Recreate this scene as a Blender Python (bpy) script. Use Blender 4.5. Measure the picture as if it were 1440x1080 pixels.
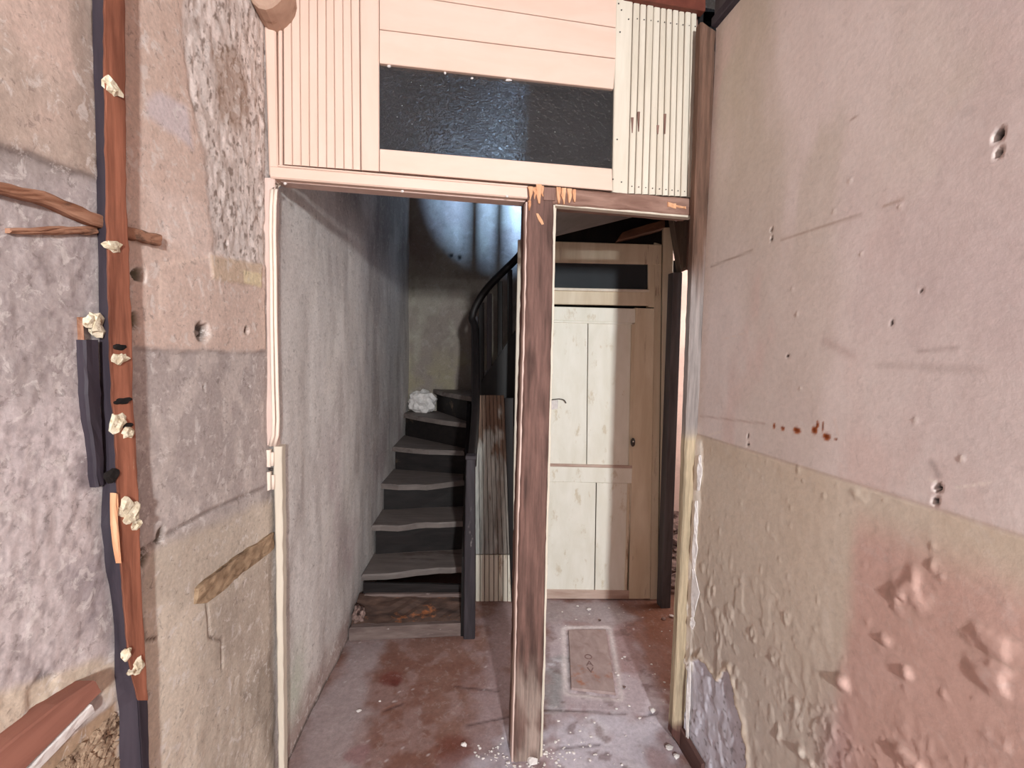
import bpy, bmesh, math, random
import numpy as np
from mathutils import Vector, Matrix
random.seed(7); rng = np.random.default_rng(7)
S = bpy.context.scene
for o in list(bpy.data.objects): bpy.data.objects.remove(o)

# ------------------------------------------------------------------ camera
FPX, CAMH = 650.0, 1.45
PITCH, ROLL = math.atan(40/650), .022
_F = np.array([0, math.cos(PITCH), -math.sin(PITCH)]); _r = np.array([1., 0, 0]); _u = np.array([0, math.sin(PITCH), math.cos(PITCH)])
_R = math.cos(ROLL)*_r + math.sin(ROLL)*_u; _U = -math.sin(ROLL)*_r + math.cos(ROLL)*_u
CAM = np.array([0, 0, CAMH])
cd = bpy.data.cameras.new('camera'); cam = bpy.data.objects.new('camera', cd); S.collection.objects.link(cam)
cd.sensor_width = 36; cd.lens = 36*FPX/1440; cd.clip_start = .02
cam.matrix_world = Matrix(((_R[0], _U[0], -_F[0], 0), (_R[1], _U[1], -_F[1], 0), (_R[2], _U[2], -_F[2], CAMH), (0, 0, 0, 1)))
S.camera = cam
# ------------------------------------------------------------------ light and exposure
S.view_settings.view_transform = 'Standard'; S.view_settings.look = 'None'
S.view_settings.exposure = 0.0; S.view_settings.gamma = 1.0; S.view_settings.use_curve_mapping = False
wd = bpy.data.worlds.new('sky'); S.world = wd; wd.use_nodes = True
wd.node_tree.nodes['Background'].inputs[0].default_value = (.90, .95, 1.0, 1); wd.node_tree.nodes['Background'].inputs[1].default_value = .45
def area(name, loc, target, sx, sy, power, col, spread=180):
    l = bpy.data.lights.new(name, 'AREA'); l.shape = 'RECTANGLE'; l.size = sx; l.size_y = sy; l.energy = power; l.color = col; l.spread = math.radians(spread)
    o = bpy.data.objects.new(name, l); S.collection.objects.link(o); o.location = loc
    o.rotation_euler = (Vector(target)-Vector(loc)).to_track_quat('-Z', 'Y').to_euler(); return o
area('doorway_daylight', (.72, -2.25, 1.98), (0, 2.5, 1.0), .15, .20, 158, (.94, .985, 1.0))
area('side_fill', (-.55, -1.0, 1.7), (.9, -.2, 1.4), 1.0, 1.3, 8, (.96, .98, 1.0))  # added fill for the right wall, no window stands there
area('stairwell_daylight', (.15, 2.2, 3.3), (-.02, 4.0, 2.97), .05, .05, 27, (.36, .60, 1.0), 46)
area('side_room_daylight', (2.4, 3.0, 2.1), (1.3, 3.9, 1.2), .9, 1.2, 50, (1.0, .93, .9))

# ------------------------------------------------------------------ helpers
def lin(c):
    c = np.array(c[:3], float)/255.
    return np.where(c <= .04045, c/12.92, ((c+.055)/1.055)**2.4)
def ray(x, y): return _F*FPX + _R*(x-720) - _U*(y-540)
class Plane:                                              # a vertical plane: point + horizontal direction
    def __init__(s, p, d):
        d = np.array([d[0], d[1], 0.]); s.d = d/np.linalg.norm(d); s.p = np.array([p[0], p[1], 0.]); s.n = np.array([s.d[1], -s.d[0], 0.])
        if np.dot(s.n, CAM-s.p) < 0: s.n = -s.n            # n looks at the viewer's side
    def px(s, x, y, off=0.):
        P = s.p + s.n*off; r = ray(x, y); return CAM + r*(np.dot(P-CAM, s.n)/np.dot(r, s.n))
    def at(s, u, z, off=0.): 
        q = s.p + s.d*u + s.n*off; return np.array([q[0], q[1], z])
    def uv(s, x, y):
        q = s.px(x, y); return np.dot(q-s.p, s.d), q[2]
def fl(x, y, z=0.):
    r = ray(x, y); return CAM + r*((z-CAMH)/r[2])

WPOS = {}
def tag(o, label=None, cat=None, group=None, kind=None):
    if label: o['label'] = label
    if cat: o['category'] = cat
    if group: o['group'] = group
    if kind: o['kind'] = kind
    return o
def thing(name, loc, label, cat, group=None, kind=None):
    o = bpy.data.objects.new(name, None); S.collection.objects.link(o); o.location = loc; o.empty_display_size = .05
    WPOS[o.name] = np.array(loc, float); return tag(o, label, cat, group, kind)
def mesh(name, V, Fc, mat, parent=None, col=None, smooth=False, origin=None):
    V = np.asarray(V, float); me = bpy.data.meshes.new(name)
    if parent is not None: org = WPOS[parent.name]
    elif origin is not None: org = np.array(origin, float)
    else: org = np.array([V[:, 0].mean(), V[:, 1].mean(), V[:, 2].min()])
    L = V-org
    if isinstance(Fc, np.ndarray):
        n = len(Fc); k = Fc.shape[1]
        me.vertices.add(len(L)); me.vertices.foreach_set('co', L.astype(np.float32).ravel())
        me.loops.add(n*k); me.loops.foreach_set('vertex_index', Fc.astype(np.int32).ravel())
        me.polygons.add(n); me.polygons.foreach_set('loop_start', np.arange(0, n*k, k, dtype=np.int32))
        me.update(calc_edges=True); me.validate()
    else: me.from_pydata(L.tolist(), [], Fc)
    if col is not None:
        a = me.color_attributes.new('Col', 'FLOAT_COLOR', 'POINT'); c = np.ones((len(L), 4), np.float32); c[:, :3] = col; a.data.foreach_set('color', c.ravel())
    if smooth: me.polygons.foreach_set('use_smooth', np.ones(len(me.polygons), bool))
    me.update()
    if not isinstance(Fc, np.ndarray):
        b = bmesh.new(); b.from_mesh(me); bmesh.ops.recalc_face_normals(b, faces=b.faces); b.to_mesh(me); b.free()
    me.materials.append(mat); o = bpy.data.objects.new(name, me); S.collection.objects.link(o)
    if parent is not None: o.parent = parent
    else: o.location = org
    WPOS[o.name] = org; return o

# numpy noise ---------------------------------------------------------------
def _h(ix, iy, seed):
    n = (ix.astype(np.int64)*374761393 + iy.astype(np.int64)*668265263 + seed*974634777) & 0x7fffffff
    n = ((n ^ (n >> 13))*1274126177) & 0x7fffffff; n = n ^ (n >> 16); return (n & 0xffff)/65535.
def vn(x, y, seed=0):
    xi = np.floor(x); yi = np.floor(y); fx = x-xi; fy = y-yi; fx = fx*fx*(3-2*fx); fy = fy*fy*(3-2*fy)
    a = _h(xi, yi, seed); b = _h(xi+1, yi, seed); c = _h(xi, yi+1, seed); d = _h(xi+1, yi+1, seed)
    return (a*(1-fx)+b*fx)*(1-fy) + (c*(1-fx)+d*fx)*fy
def fbm(x, y, seed=0, o=4):
    t = 0; a = .5; w = 0
    for k in range(o): t = t + a*vn(x*2**k+k*17.3, y*2**k+k*9.1, seed+k); w += a; a *= .5
    return t/w
def ss(x, a, b): t = np.clip((x-a)/(b-a), 0, 1); return t*t*(3-2*t)
def sdseg(X, Y, a, b):
    ax, ay = a; bx, by = b; dx, dy = bx-ax, by-ay; t = np.clip(((X-ax)*dx+(Y-ay)*dy)/(dx*dx+dy*dy+1e-12), 0, 1)
    return np.hypot(X-ax-t*dx, Y-ay-t*dy)
def sdline(X, Y, pts): 
    d = sdseg(X, Y, pts[0], pts[1])
    for i in range(1, len(pts)-1): d = np.minimum(d, sdseg(X, Y, pts[i], pts[i+1]))
    return d
def sdpoly(X, Y, pts):                                    # negative inside
    d = np.full(X.shape, 1e9); ins = np.zeros(X.shape, bool); n = len(pts)
    for i in range(n):
        (x0, y0), (x1, y1) = pts[i], pts[(i+1) % n]
        d = np.minimum(d, sdseg(X, Y, (x0, y0), (x1, y1)))
        c = ((y0 > Y) != (y1 > Y)) & (X < (x1-x0)*(Y-y0)/((y1-y0) if y1 != y0 else 1e-9)+x0); ins ^= c
    return np.where(ins, -d, d)
def mx(C, c, m): C[:] = C*(1-m[..., None]) + lin(c)*m[..., None]
def gridfaces(nu, nv):
    i, j = np.meshgrid(np.arange(nu-1), np.arange(nv-1), indexing='ij'); a = (i*nv+j).ravel()
    return np.stack([a, a+nv, a+nv+1, a+1], 1)
def span(*segs):                                          # (from, to, step), ...
    out = [segs[0][0]]
    for a, b, st in segs: out += list(np.linspace(a, b, max(1, int(round((b-a)/st)))+1)[1:])
    return np.array(out)
def surface(name, plane, us, zs, fn, mat, label=None, cat=None, flip=False, kind='structure'):
    U, Z = np.meshgrid(us, zs, indexing='ij'); C = np.zeros(U.shape+(3,)); H = np.zeros(U.shape); H = fn(U, Z, C, H)
    P = plane.p + U[..., None]*plane.d + H[..., None]*plane.n; P[..., 2] = Z
    f = gridfaces(len(us), len(zs))
    p0 = P.reshape(-1, 3)[f[0]]; nn = np.cross(p0[1]-p0[0], p0[3]-p0[0])
    if np.dot(nn, plane.n) < 0: f = f[:, ::-1].copy()
    o = mesh(name, P.reshape(-1, 3), f, mat, col=C.reshape(-1, 3), smooth=True); return tag(o, label, cat, kind=kind)

# solids ---------------------------------------------------------------------
def strip(name, rows, thick, mat, parent, bev=.003, nc=2, rough=0., colfn=None, n=None, edge=0., smooth=False, endrough=0., fixed=None):
    """a long piece: rows = [(left, right), ...] on the front face; body goes back by thick along -n"""
    rows = [(np.array(a, float), np.array(b, float)) for a, b in rows]
    if n is None:
        n = np.cross(rows[-1][0]-rows[0][0], rows[0][1]-rows[0][0]); n /= np.linalg.norm(n)
        if fixed is not None and np.dot(n, fixed) < 0: n = -n
    V = []; cols = []; R = len(rows); m = nc+5; seed = random.randrange(9999)
    for i, (a, b) in enumerate(rows):
        w = b-a; L = np.linalg.norm(w); w = w/max(L, 1e-9); be = min(bev, L*.3); t = i/max(1, R-1)
        ja = (random.random()-.5)*edge; jb = (random.random()-.5)*edge
        a2 = a+w*ja; b2 = b+w*jb
        ring = [a2-n*thick, a2-n*be]
        for k in range(nc+1):
            s = k/nc; q = a2+w*be + (b2-a2-2*w*be)*s; q = q + n*rough*(random.random()-.6); ring.append(q)
        ring += [b2-n*be, b2-n*thick]
        V += ring
        if colfn is not None:
            ssd = [0, 0]+[k/nc for k in range(nc+1)]+[1, 1]
            cols += [colfn(t, q, r) for q, r in zip(ssd, ring)]
    Fc = []
    for i in range(R-1):
        for k in range(m): a = i*m+k; b = i*m+(k+1) % m; Fc.append((a, b, b+m, a+m))
    Fc.append(tuple(range(m-1, -1, -1))); Fc.append(tuple((R-1)*m+k for k in range(m)))
    return mesh(name, V, Fc, mat, parent, col=np.array(cols) if colfn else None, smooth=smooth)
def subrows(keys, N):
    """keys: list of (L,R) world points; resample to N rows by length"""
    keys = [(np.array(a, float), np.array(b, float)) for a, b in keys]
    d = [0]
    for i in range(1, len(keys)): d.append(d[-1]+np.linalg.norm((keys[i][0]+keys[i][1]-keys[i-1][0]-keys[i-1][1])/2))
    T = np.linspace(0, d[-1], N); out = []
    for t in T:
        i = min(max(1, int(np.searchsorted(d, t))), len(keys)-1); f = (t-d[i-1])/(d[i]-d[i-1])
        out.append(tuple(keys[i-1][k]*(1-f)+keys[i][k]*f for k in (0, 1)))
    return out
def quad(plane, TL, TR, BR, BL, off=0.):
    return [(plane.px(*TL, off), plane.px(*TR, off)), (plane.px(*BL, off), plane.px(*BR, off))]
def hquad(plane, TL, TR, BR, BL, off=0.):
    return [(plane.px(*BL, off), plane.px(*TL, off)), (plane.px(*BR, off), plane.px(*TR, off))]
def block(name, lo, hi, mat, parent=None, bev=.004, smooth=False):
    b = bmesh.new(); bmesh.ops.create_cube(b, size=1)
    for v in b.verts: v.co = Vector([lo[k]+(v.co[k]+.5)*(hi[k]-lo[k]) for k in range(3)])
    if bev: bmesh.ops.bevel(b, geom=b.edges[:], offset=bev, segments=1, affect='EDGES')
    b.verts.index_update(); V = [tuple(v.co) for v in b.verts]; Fc = [tuple(v.index for v in f.verts) for f in b.faces]; b.free()
    return mesh(name, V, Fc, mat, parent)
def prism(name, top, zt, zb, mat, parent, bev=.006, jit=0., nose=None):
    """a flat slab from a plan outline (list of xy), worn edge"""
    n = len(top); c = np.mean(np.array(top), 0); V = []
    ins = [np.array(q)+(c-np.array(q))/max(1e-6, np.linalg.norm(c-np.array(q)))*bev for q in top]
    for q in ins: V.append((q[0], q[1], zt))
    for q in top: V.append((q[0], q[1], zt-bev))
    for q in top: V.append((q[0], q[1], zb))
    if jit: V = [(x+random.uniform(-jit, jit), y+random.uniform(-jit, jit), z+random.uniform(-jit, jit)*.5) for x, y, z in V]
    Fc = [tuple(range(n)), tuple(range(3*n-1, 2*n-1, -1))]
    for r in (0, 1):
        for k in range(n): a = r*n+k; b = r*n+(k+1) % n; Fc.append((b, a, a+n, b+n))
    return mesh(name, V, Fc, mat, parent)
def tube(name, pts, rad, mat, parent=None, k=8):
    P = [np.array(p, float) for p in pts]; V = []; up = np.array([.123, .321, .94])
    for i, p in enumerate(P):
        t = P[min(i+1, len(P)-1)]-P[max(i-1, 0)]; t /= np.linalg.norm(t); a = np.cross(t, up); a /= np.linalg.norm(a); b = np.cross(t, a)
        r = rad[i] if isinstance(rad, (list, tuple)) else rad
        for j in range(k): q = 2*math.pi*j/k; V.append(p+r*(math.cos(q)*a+math.sin(q)*b))
    Fc = [(i*k+j, i*k+(j+1) % k, (i+1)*k+(j+1) % k, (i+1)*k+j) for i in range(len(P)-1) for j in range(k)]
    Fc += [tuple(range(k)), tuple((len(P)-1)*k+j for j in range(k))]
    return mesh(name, V, Fc, mat, parent, smooth=True)
def lumpgeo(c, rad, jit=.25, sub=2, axes=None):
    b = bmesh.new(); bmesh.ops.create_icosphere(b, subdivisions=sub, radius=1); b.verts.index_update()
    A = np.eye(3) if axes is None else np.array(axes); V = []
    for v in b.verts:
        q = np.array(v.co)*(1+random.uniform(-jit, jit)); V.append(np.array(c)+A.T@(q*np.array(rad)))
    Fc = [tuple(v.index for v in f.verts) for f in b.faces]; b.free(); return V, Fc
def lump(name, c, rad, mat, parent=None, jit=.25, sub=2, axes=None):
    V, Fc = lumpgeo(c, rad, jit, sub, axes); return mesh(name, V, Fc, mat, parent)

# ------------------------------------------------------------------ materials
def _base(name):
    m = bpy.data.materials.new(name); m.use_nodes = True; nt = m.node_tree; return m, nt, nt.nodes['Principled BSDF'], lambda t: nt.nodes.new(t)
def vmat(name, rough=.9, scale=90, amt=.22, bump=.35, streak=(1, 1, 1), fleck=0., fs=34):
    """albedo from the 'Col' attribute, fine grain and relief from noise"""
    m, nt, B, N = _base(name); L = nt.links.new
    at = N('ShaderNodeAttribute'); at.attribute_name = 'Col'; tc = N('ShaderNodeTexCoord'); mp = N('ShaderNodeMapping'); mp.inputs['Scale'].default_value = streak
    L(tc.outputs['Object'], mp.inputs[0]); no = N('ShaderNodeTexNoise'); no.inputs['Scale'].default_value = scale; no.inputs['Detail'].default_value = 5; no.inputs['Roughness'].default_value = .65
    L(mp.outputs[0], no.inputs['Vector']); mr = N('ShaderNodeMapRange'); mr.inputs[1].default_value = .3; mr.inputs[2].default_value = .7; mr.inputs[3].default_value = 1-amt; mr.inputs[4].default_value = 1+amt
    L(no.outputs[0], mr.inputs[0]); mu = N('ShaderNodeVectorMath'); mu.operation = 'SCALE'; L(at.outputs['Color'], mu.inputs[0]); L(mr.outputs[0], mu.inputs['Scale']); col = mu.outputs[0]
    if fleck:                                             # pale scuffs and dark pits of the worn surface
        for k, (sc_, lo, hi, c_) in enumerate(((fs, .55, .61, (.74, .69, .66, 1)), (fs*1.7, .575, .63, (.13, .10, .09, 1)))):
            nf = N('ShaderNodeTexNoise'); nf.inputs['Scale'].default_value = sc_; nf.inputs['Detail'].default_value = 9; nf.inputs['Roughness'].default_value = .72; nf.inputs['Distortion'].default_value = .6
            ml = N('ShaderNodeMapping'); ml.inputs['Location'].default_value = (3.1*k+1, 5.2*k, 7.7*k); L(tc.outputs['Object'], ml.inputs[0]); L(ml.outputs[0], nf.inputs['Vector'])
            mf = N('ShaderNodeMapRange'); mf.inputs[1].default_value = lo; mf.inputs[2].default_value = hi; mf.inputs[4].default_value = fleck*(1 if k == 0 else .8); L(nf.outputs[0], mf.inputs[0])
            mi = N('ShaderNodeMix'); mi.data_type = 'RGBA'; L(mf.outputs[0], mi.inputs[0]); L(col, mi.inputs[6]); mi.inputs[7].default_value = c_; col = mi.outputs[2]
    L(col, B.inputs['Base Color'])
    bp = N('ShaderNodeBump'); bp.inputs['Strength'].default_value = bump; bp.inputs['Distance'].default_value = .004; L(no.outputs[0], bp.inputs['Height']); L(bp.outputs[0], B.inputs['Normal'])
    B.inputs['Roughness'].default_value = rough; B.inputs['Specular IOR Level'].default_value = .25; return m
def wood(name, c1, c2, grain='Z', scale=30, stretch=.06, rough=.75, bump=.3, wear=None, wt=.62, wscale=9, spec=.3, ws=None):
    """grained or painted wood; wear = colour that shows where the coat is worn"""
    m, nt, B, N = _base(name); L = nt.links.new
    tc = N('ShaderNodeTexCoord'); oi = N('ShaderNodeObjectInfo'); ad = N('ShaderNodeVectorMath'); ad.operation = 'MULTIPLY_ADD'
    cm = N('ShaderNodeCombineXYZ')
    for k in range(3): L(oi.outputs['Random'], cm.inputs[k])
    ad.inputs[1].default_value = (3.1, 5.7, 4.3); L(cm.outputs[0], ad.inputs[0]); L(tc.outputs['Object'], ad.inputs[2])
    mp = N('ShaderNodeMapping'); sc = [1, 1, 1]; sc['XYZ'.index(grain)] = stretch; mp.inputs['Scale'].default_value = sc; L(ad.outputs[0], mp.inputs[0])
    no = N('ShaderNodeTexNoise'); no.inputs['Scale'].default_value = scale; no.inputs['Detail'].default_value = 6; no.inputs['Roughness'].default_value = .6; no.inputs['Distortion'].default_value = .4; L(mp.outputs[0], no.inputs['Vector'])
    cr = N('ShaderNodeValToRGB'); cr.color_ramp.elements[0].position = .32; cr.color_ramp.elements[1].position = .68
    cr.color_ramp.elements[0].color = (*lin(c1), 1); cr.color_ramp.elements[1].color = (*lin(c2), 1); L(no.outputs[0], cr.inputs[0]); col = cr.outputs[0]
    if wear:
        mp2 = N('ShaderNodeMapping'); s2 = [1, 1, 1]; s2['XYZ'.index(grain)] = ws or .3; mp2.inputs['Scale'].default_value = s2; L(ad.outputs[0], mp2.inputs[0])
        n2 = N('ShaderNodeTexNoise'); n2.inputs['Scale'].default_value = wscale; n2.inputs['Detail'].default_value = 8; n2.inputs['Roughness'].default_value = .7; L(mp2.outputs[0], n2.inputs['Vector'])
        m2 = N('ShaderNodeMapRange'); m2.inputs[1].default_value = wt-.04; m2.inputs[2].default_value = wt+.04; L(n2.outputs[0], m2.inputs[0])
        mi = N('ShaderNodeMix'); mi.data_type = 'RGBA'; L(m2.outputs[0], mi.inputs[0]); L(col, mi.inputs[6]); mi.inputs[7].default_value = (*lin(wear), 1); col = mi.outputs[2]
    L(col, B.inputs['Base Color']); bp = N('ShaderNodeBump'); bp.inputs['Strength'].default_value = bump; bp.inputs['Distance'].default_value = .003; L(no.outputs[0], bp.inputs['Height']); L(bp.outputs[0], B.inputs['Normal'])
    B.inputs['Roughness'].default_value = rough; B.inputs['Specular IOR Level'].default_value = spec; return m
M = {}
M['wall'] = vmat('plaster', scale=110, amt=.15, bump=.25, fleck=.5, fs=30)
M['wallsmooth'] = vmat('painted_plaster', rough=.6, scale=70, amt=.06, bump=.15, fleck=.12, fs=20)
M['floor'] = vmat('worn_floor', rough=.55, scale=70, amt=.16, bump=.2, fleck=.10, fs=26)
M['wallback'] = vmat('dim_plaster', scale=90, amt=.12, bump=.2, fleck=.10, fs=14)
M['vwood'] = vmat('weathered_timber', rough=.8, scale=65, amt=.42, bump=.6, streak=(1, 1, .07))
M['pink'] = wood('pink_paint', (224, 193, 175), (231, 202, 186), scale=14, stretch=.2, rough=.42, bump=.08, wear=(190, 150, 130), wt=.76, wscale=30)
M['pinkh'] = wood('pink_paint_horizontal', (224, 193, 175), (231, 202, 186), grain='X', scale=14, stretch=.2, rough=.42, bump=.08, wear=(190, 150, 130), wt=.77, wscale=30)
M['cream'] = wood('cream_paint', (208, 196, 178), (224, 213, 197), scale=22, stretch=.12, rough=.5, bump=.15, wear=(120, 85, 65), wt=.70, wscale=22, ws=.16)
M['jamb'] = wood('flaking_pink_paint', (210, 182, 170), (222, 197, 186), scale=22, stretch=.12, rough=.5, bump=.3, wear=(150, 110, 95), wt=.68, wscale=26, ws=.12)
M['brown'] = wood('brown_timber', (112, 82, 72), (150, 117, 106), scale=38, stretch=.06, bump=.55, wear=(92, 60, 50), wt=.60, wscale=40, ws=.08)
M['brownh'] = wood('brown_timber_horizontal', (116, 84, 72), (155, 122, 108), grain='X', scale=38, stretch=.08, bump=.5, wear=(180, 140, 118), wt=.66, wscale=30, ws=.15)
M['fresh'] = wood('freshly_split_wood', (196, 136, 98), (228, 180, 142), scale=60, stretch=.08, bump=.6)
M['redwood'] = wood('bare_red_wood', (110, 64, 48), (172, 110, 86), scale=40, stretch=.1, bump=.5, wear=(200, 160, 135), wt=.72, wscale=30)
M['redbeam'] = wood('red_painted_timber', (132, 86, 72), (160, 108, 92), grain='Y', scale=30, stretch=.12, bump=.4, wear=(110, 66, 52), wt=.66, wscale=14)
M['lath'] = wood('dusty_lath', (128, 84, 62), (176, 134, 110), grain='Y', scale=50, stretch=.12, bump=.6, wear=(90, 66, 54), wt=.6, wscale=22)
M['rot'] = wood('crumbled_lath', (122, 98, 76), (176, 150, 122), grain='Y', scale=50, stretch=.5, bump=.5, wear=(98, 76, 58), wt=.60, wscale=40)
M['dark'] = wood('dark_painted_wood', (44, 38, 46), (66, 58, 66), scale=30, stretch=.1, rough=.6, bump=.3, wear=(150, 140, 140), wt=.76, wscale=40)
M['post'] = wood('grey_dark_post', (66, 62, 64), (92, 88, 90), scale=26, stretch=.1, rough=.6, bump=.3)
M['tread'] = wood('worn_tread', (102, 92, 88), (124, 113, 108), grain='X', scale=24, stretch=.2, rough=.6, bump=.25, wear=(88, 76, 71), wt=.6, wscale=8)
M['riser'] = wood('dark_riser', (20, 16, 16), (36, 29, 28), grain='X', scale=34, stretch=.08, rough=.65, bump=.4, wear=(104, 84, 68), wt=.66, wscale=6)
M['rotriser'] = wood('rotten_riser', (46, 34, 30), (92, 70, 60), grain='X', scale=26, stretch=.25, rough=.8, bump=.7, wear=(140, 84, 50), wt=.60, wscale=12, ws=.6)
M['sill'] = wood('scuffed_sill', (96, 80, 76), (128, 112, 106), grain='X', scale=26, stretch=.2, rough=.7, bump=.4, wear=(190, 178, 172), wt=.70, wscale=24, ws=.4)
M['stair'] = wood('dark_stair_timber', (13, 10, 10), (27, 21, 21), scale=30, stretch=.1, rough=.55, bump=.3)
M['newel'] = wood('newel_paint', (40, 35, 39), (64, 58, 62), scale=30, stretch=.1, rough=.55, bump=.3, wear=(130, 122, 120), wt=.68, wscale=16)
M['peel'] = wood('peeling_boards', (150, 152, 148), (186, 188, 182), scale=40, stretch=.1, rough=.8, bump=.6, wear=(104, 82, 70), wt=.50, wscale=9, ws=.35)
M['bead'] = wood('cream_beads', (206, 198, 182), (226, 218, 202), scale=40, stretch=.1, rough=.6, bump=.3, wear=(150, 122, 96), wt=.60, wscale=14, ws=.2)
M['door'] = wood('door_paint', (230, 226, 210), (243, 240, 228), scale=12, stretch=.3, rough=.5, bump=.15, wear=(216, 206, 184), wt=.62, wscale=14, ws=.5)
M['doorf'] = wood('door_frame_paint', (206, 188, 160), (226, 212, 188), scale=14, stretch=.15, rough=.55, bump=.25, wear=(140, 106, 80), wt=.62, wscale=9, ws=.12)
M['doorb'] = wood('scuffed_door_bottom', (170, 140, 126), (214, 192, 178), grain='X', scale=16, stretch=.2, rough=.7, bump=.4, wear=(110, 70, 58), wt=.62, wscale=16)
M['lump'] = wood('pale_plaster_lump', (196, 180, 150), (232, 222, 200), scale=90, stretch=1, rough=.95, bump=.8, wear=(140, 112, 84), wt=.60, wscale=60, ws=1)
M['chip'] = wood('white_plaster_chip', (214, 206, 202), (236, 230, 226), scale=60, stretch=1, rough=.95, bump=.5)
M['rubble'] = wood('rubble', (96, 76, 70), (150, 126, 118), scale=16, stretch=1, rough=.95, bump=.8, wear=(66, 48, 44), wt=.55, wscale=10, ws=1)
M['rustbits'] = wood('brown_rubble', (120, 96, 76), (186, 162, 138), scale=30, stretch=1, rough=.95, bump=.8, wear=(86, 64, 50), wt=.58, wscale=24, ws=1)
M['iron'] = wood('dark_iron', (40, 34, 32), (66, 56, 50), scale=60, stretch=1, rough=.5, bump=.3, spec=.5)
M['cable'] = wood('cream_cable', (236, 214, 198), (246, 228, 212), scale=40, stretch=.3, rough=.45, bump=.1)
M['soffit'] = wood('grey_soffit', (120, 114, 112), (138, 132, 130), scale=8, stretch=1, rough=.9, bump=.2)
M['ceil'] = wood('red_brown_ceiling', (92, 46, 36), (118, 62, 48), grain='Y', scale=20, stretch=.1, rough=.6, bump=.2)
M['log'] = wood('painted_round_beam', (166, 134, 116), (190, 158, 138), scale=14, stretch=.4, rough=.6, bump=.3, wear=(140, 104, 86), wt=.62, wscale=14)
M['lintel'] = wood('rough_lintel', (96, 84, 74), (126, 112, 100), scale=40, stretch=.08, bump=.5, wear=(66, 52, 44), wt=.62, wscale=20)
M['skirt'] = wood('dark_skirting', (84, 60, 56), (108, 80, 74), grain='Y', scale=20, stretch=.1)
M['joist'] = wood('brown_joist', (84, 56, 42), (116, 82, 62), grain='X', scale=30, stretch=.1)
M['notch_shade'] = wood('notch_shade_dark', (20, 16, 15), (34, 28, 26), scale=40, stretch=1, rough=1, bump=.1)  # near-black, stands in for the shade inside the stud's notches
M['brick'] = wood('stamped_slab', (150, 128, 124), (176, 156, 152), grain='Y', scale=22, stretch=.6, rough=.75, bump=.4, wear=(166, 112, 88), wt=.60, wscale=5, ws=1)
def glassmat(name, tint, rough, bscale, bstr, trans):
    m, nt, B, N = _base(name); L = nt.links.new; B.inputs['Base Color'].default_value = (*tint, 1); B.inputs['Roughness'].default_value = rough
    B.inputs['Transmission Weight'].default_value = trans; B.inputs['IOR'].default_value = 1.22
    tc = N('ShaderNodeTexCoord'); mp = N('ShaderNodeMapping'); mp.inputs['Scale'].default_value = (1, 1, 1.5); L(tc.outputs['Object'], mp.inputs[0])
    no = N('ShaderNodeTexNoise'); no.inputs['Scale'].default_value = bscale; no.inputs['Detail'].default_value = 2; no.inputs['Distortion'].default_value = 1.2; L(mp.outputs[0], no.inputs['Vector'])
    bp = N('ShaderNodeBump'); bp.inputs['Strength'].default_value = bstr; bp.inputs['Distance'].default_value = .01; L(no.outputs[0], bp.inputs['Height']); L(bp.outputs[0], B.inputs['Normal']); return m
M['glass'] = glassmat('rippled_glass', (.30, .30, .31), .05, 44, 1.0, .92)
M['glass2'] = glassmat('dark_door_glass', (.10, .11, .12), .1, 8, .05, .6)

# ------------------------------------------------------------------ the planes of the place
c1, c2 = fl(409, 1063), fl(486, 905); dL = (c2-c1)[:2]; dL /= np.linalg.norm(dL)
WL = Plane(c1[:2]-dL*(c1[1]/dL[1]), dL)                   # left wall: u is about the world Y
dR = ray(620, 498)[:2]; dR /= np.linalg.norm(dR); _pr = np.array([.673, 1.6])
WR = Plane(_pr-dR*(1.6/dR[1]), dR)                        # right wall: u is about the world Y
PQ = Plane((.09, 1.583), (1, .19))                        # partition
PD = Plane((.5, 2.69), (1, .03))                          # closet door
WB = Plane((0, 4.02), (1, .0))                            # stair back wall
PA = Plane((.98, 1.7), (-.03, 1))                         # right wall of the passage
def uvs(pl, pts): return [pl.uv(x, y) for x, y in pts]
CEIL = 2.69

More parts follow.
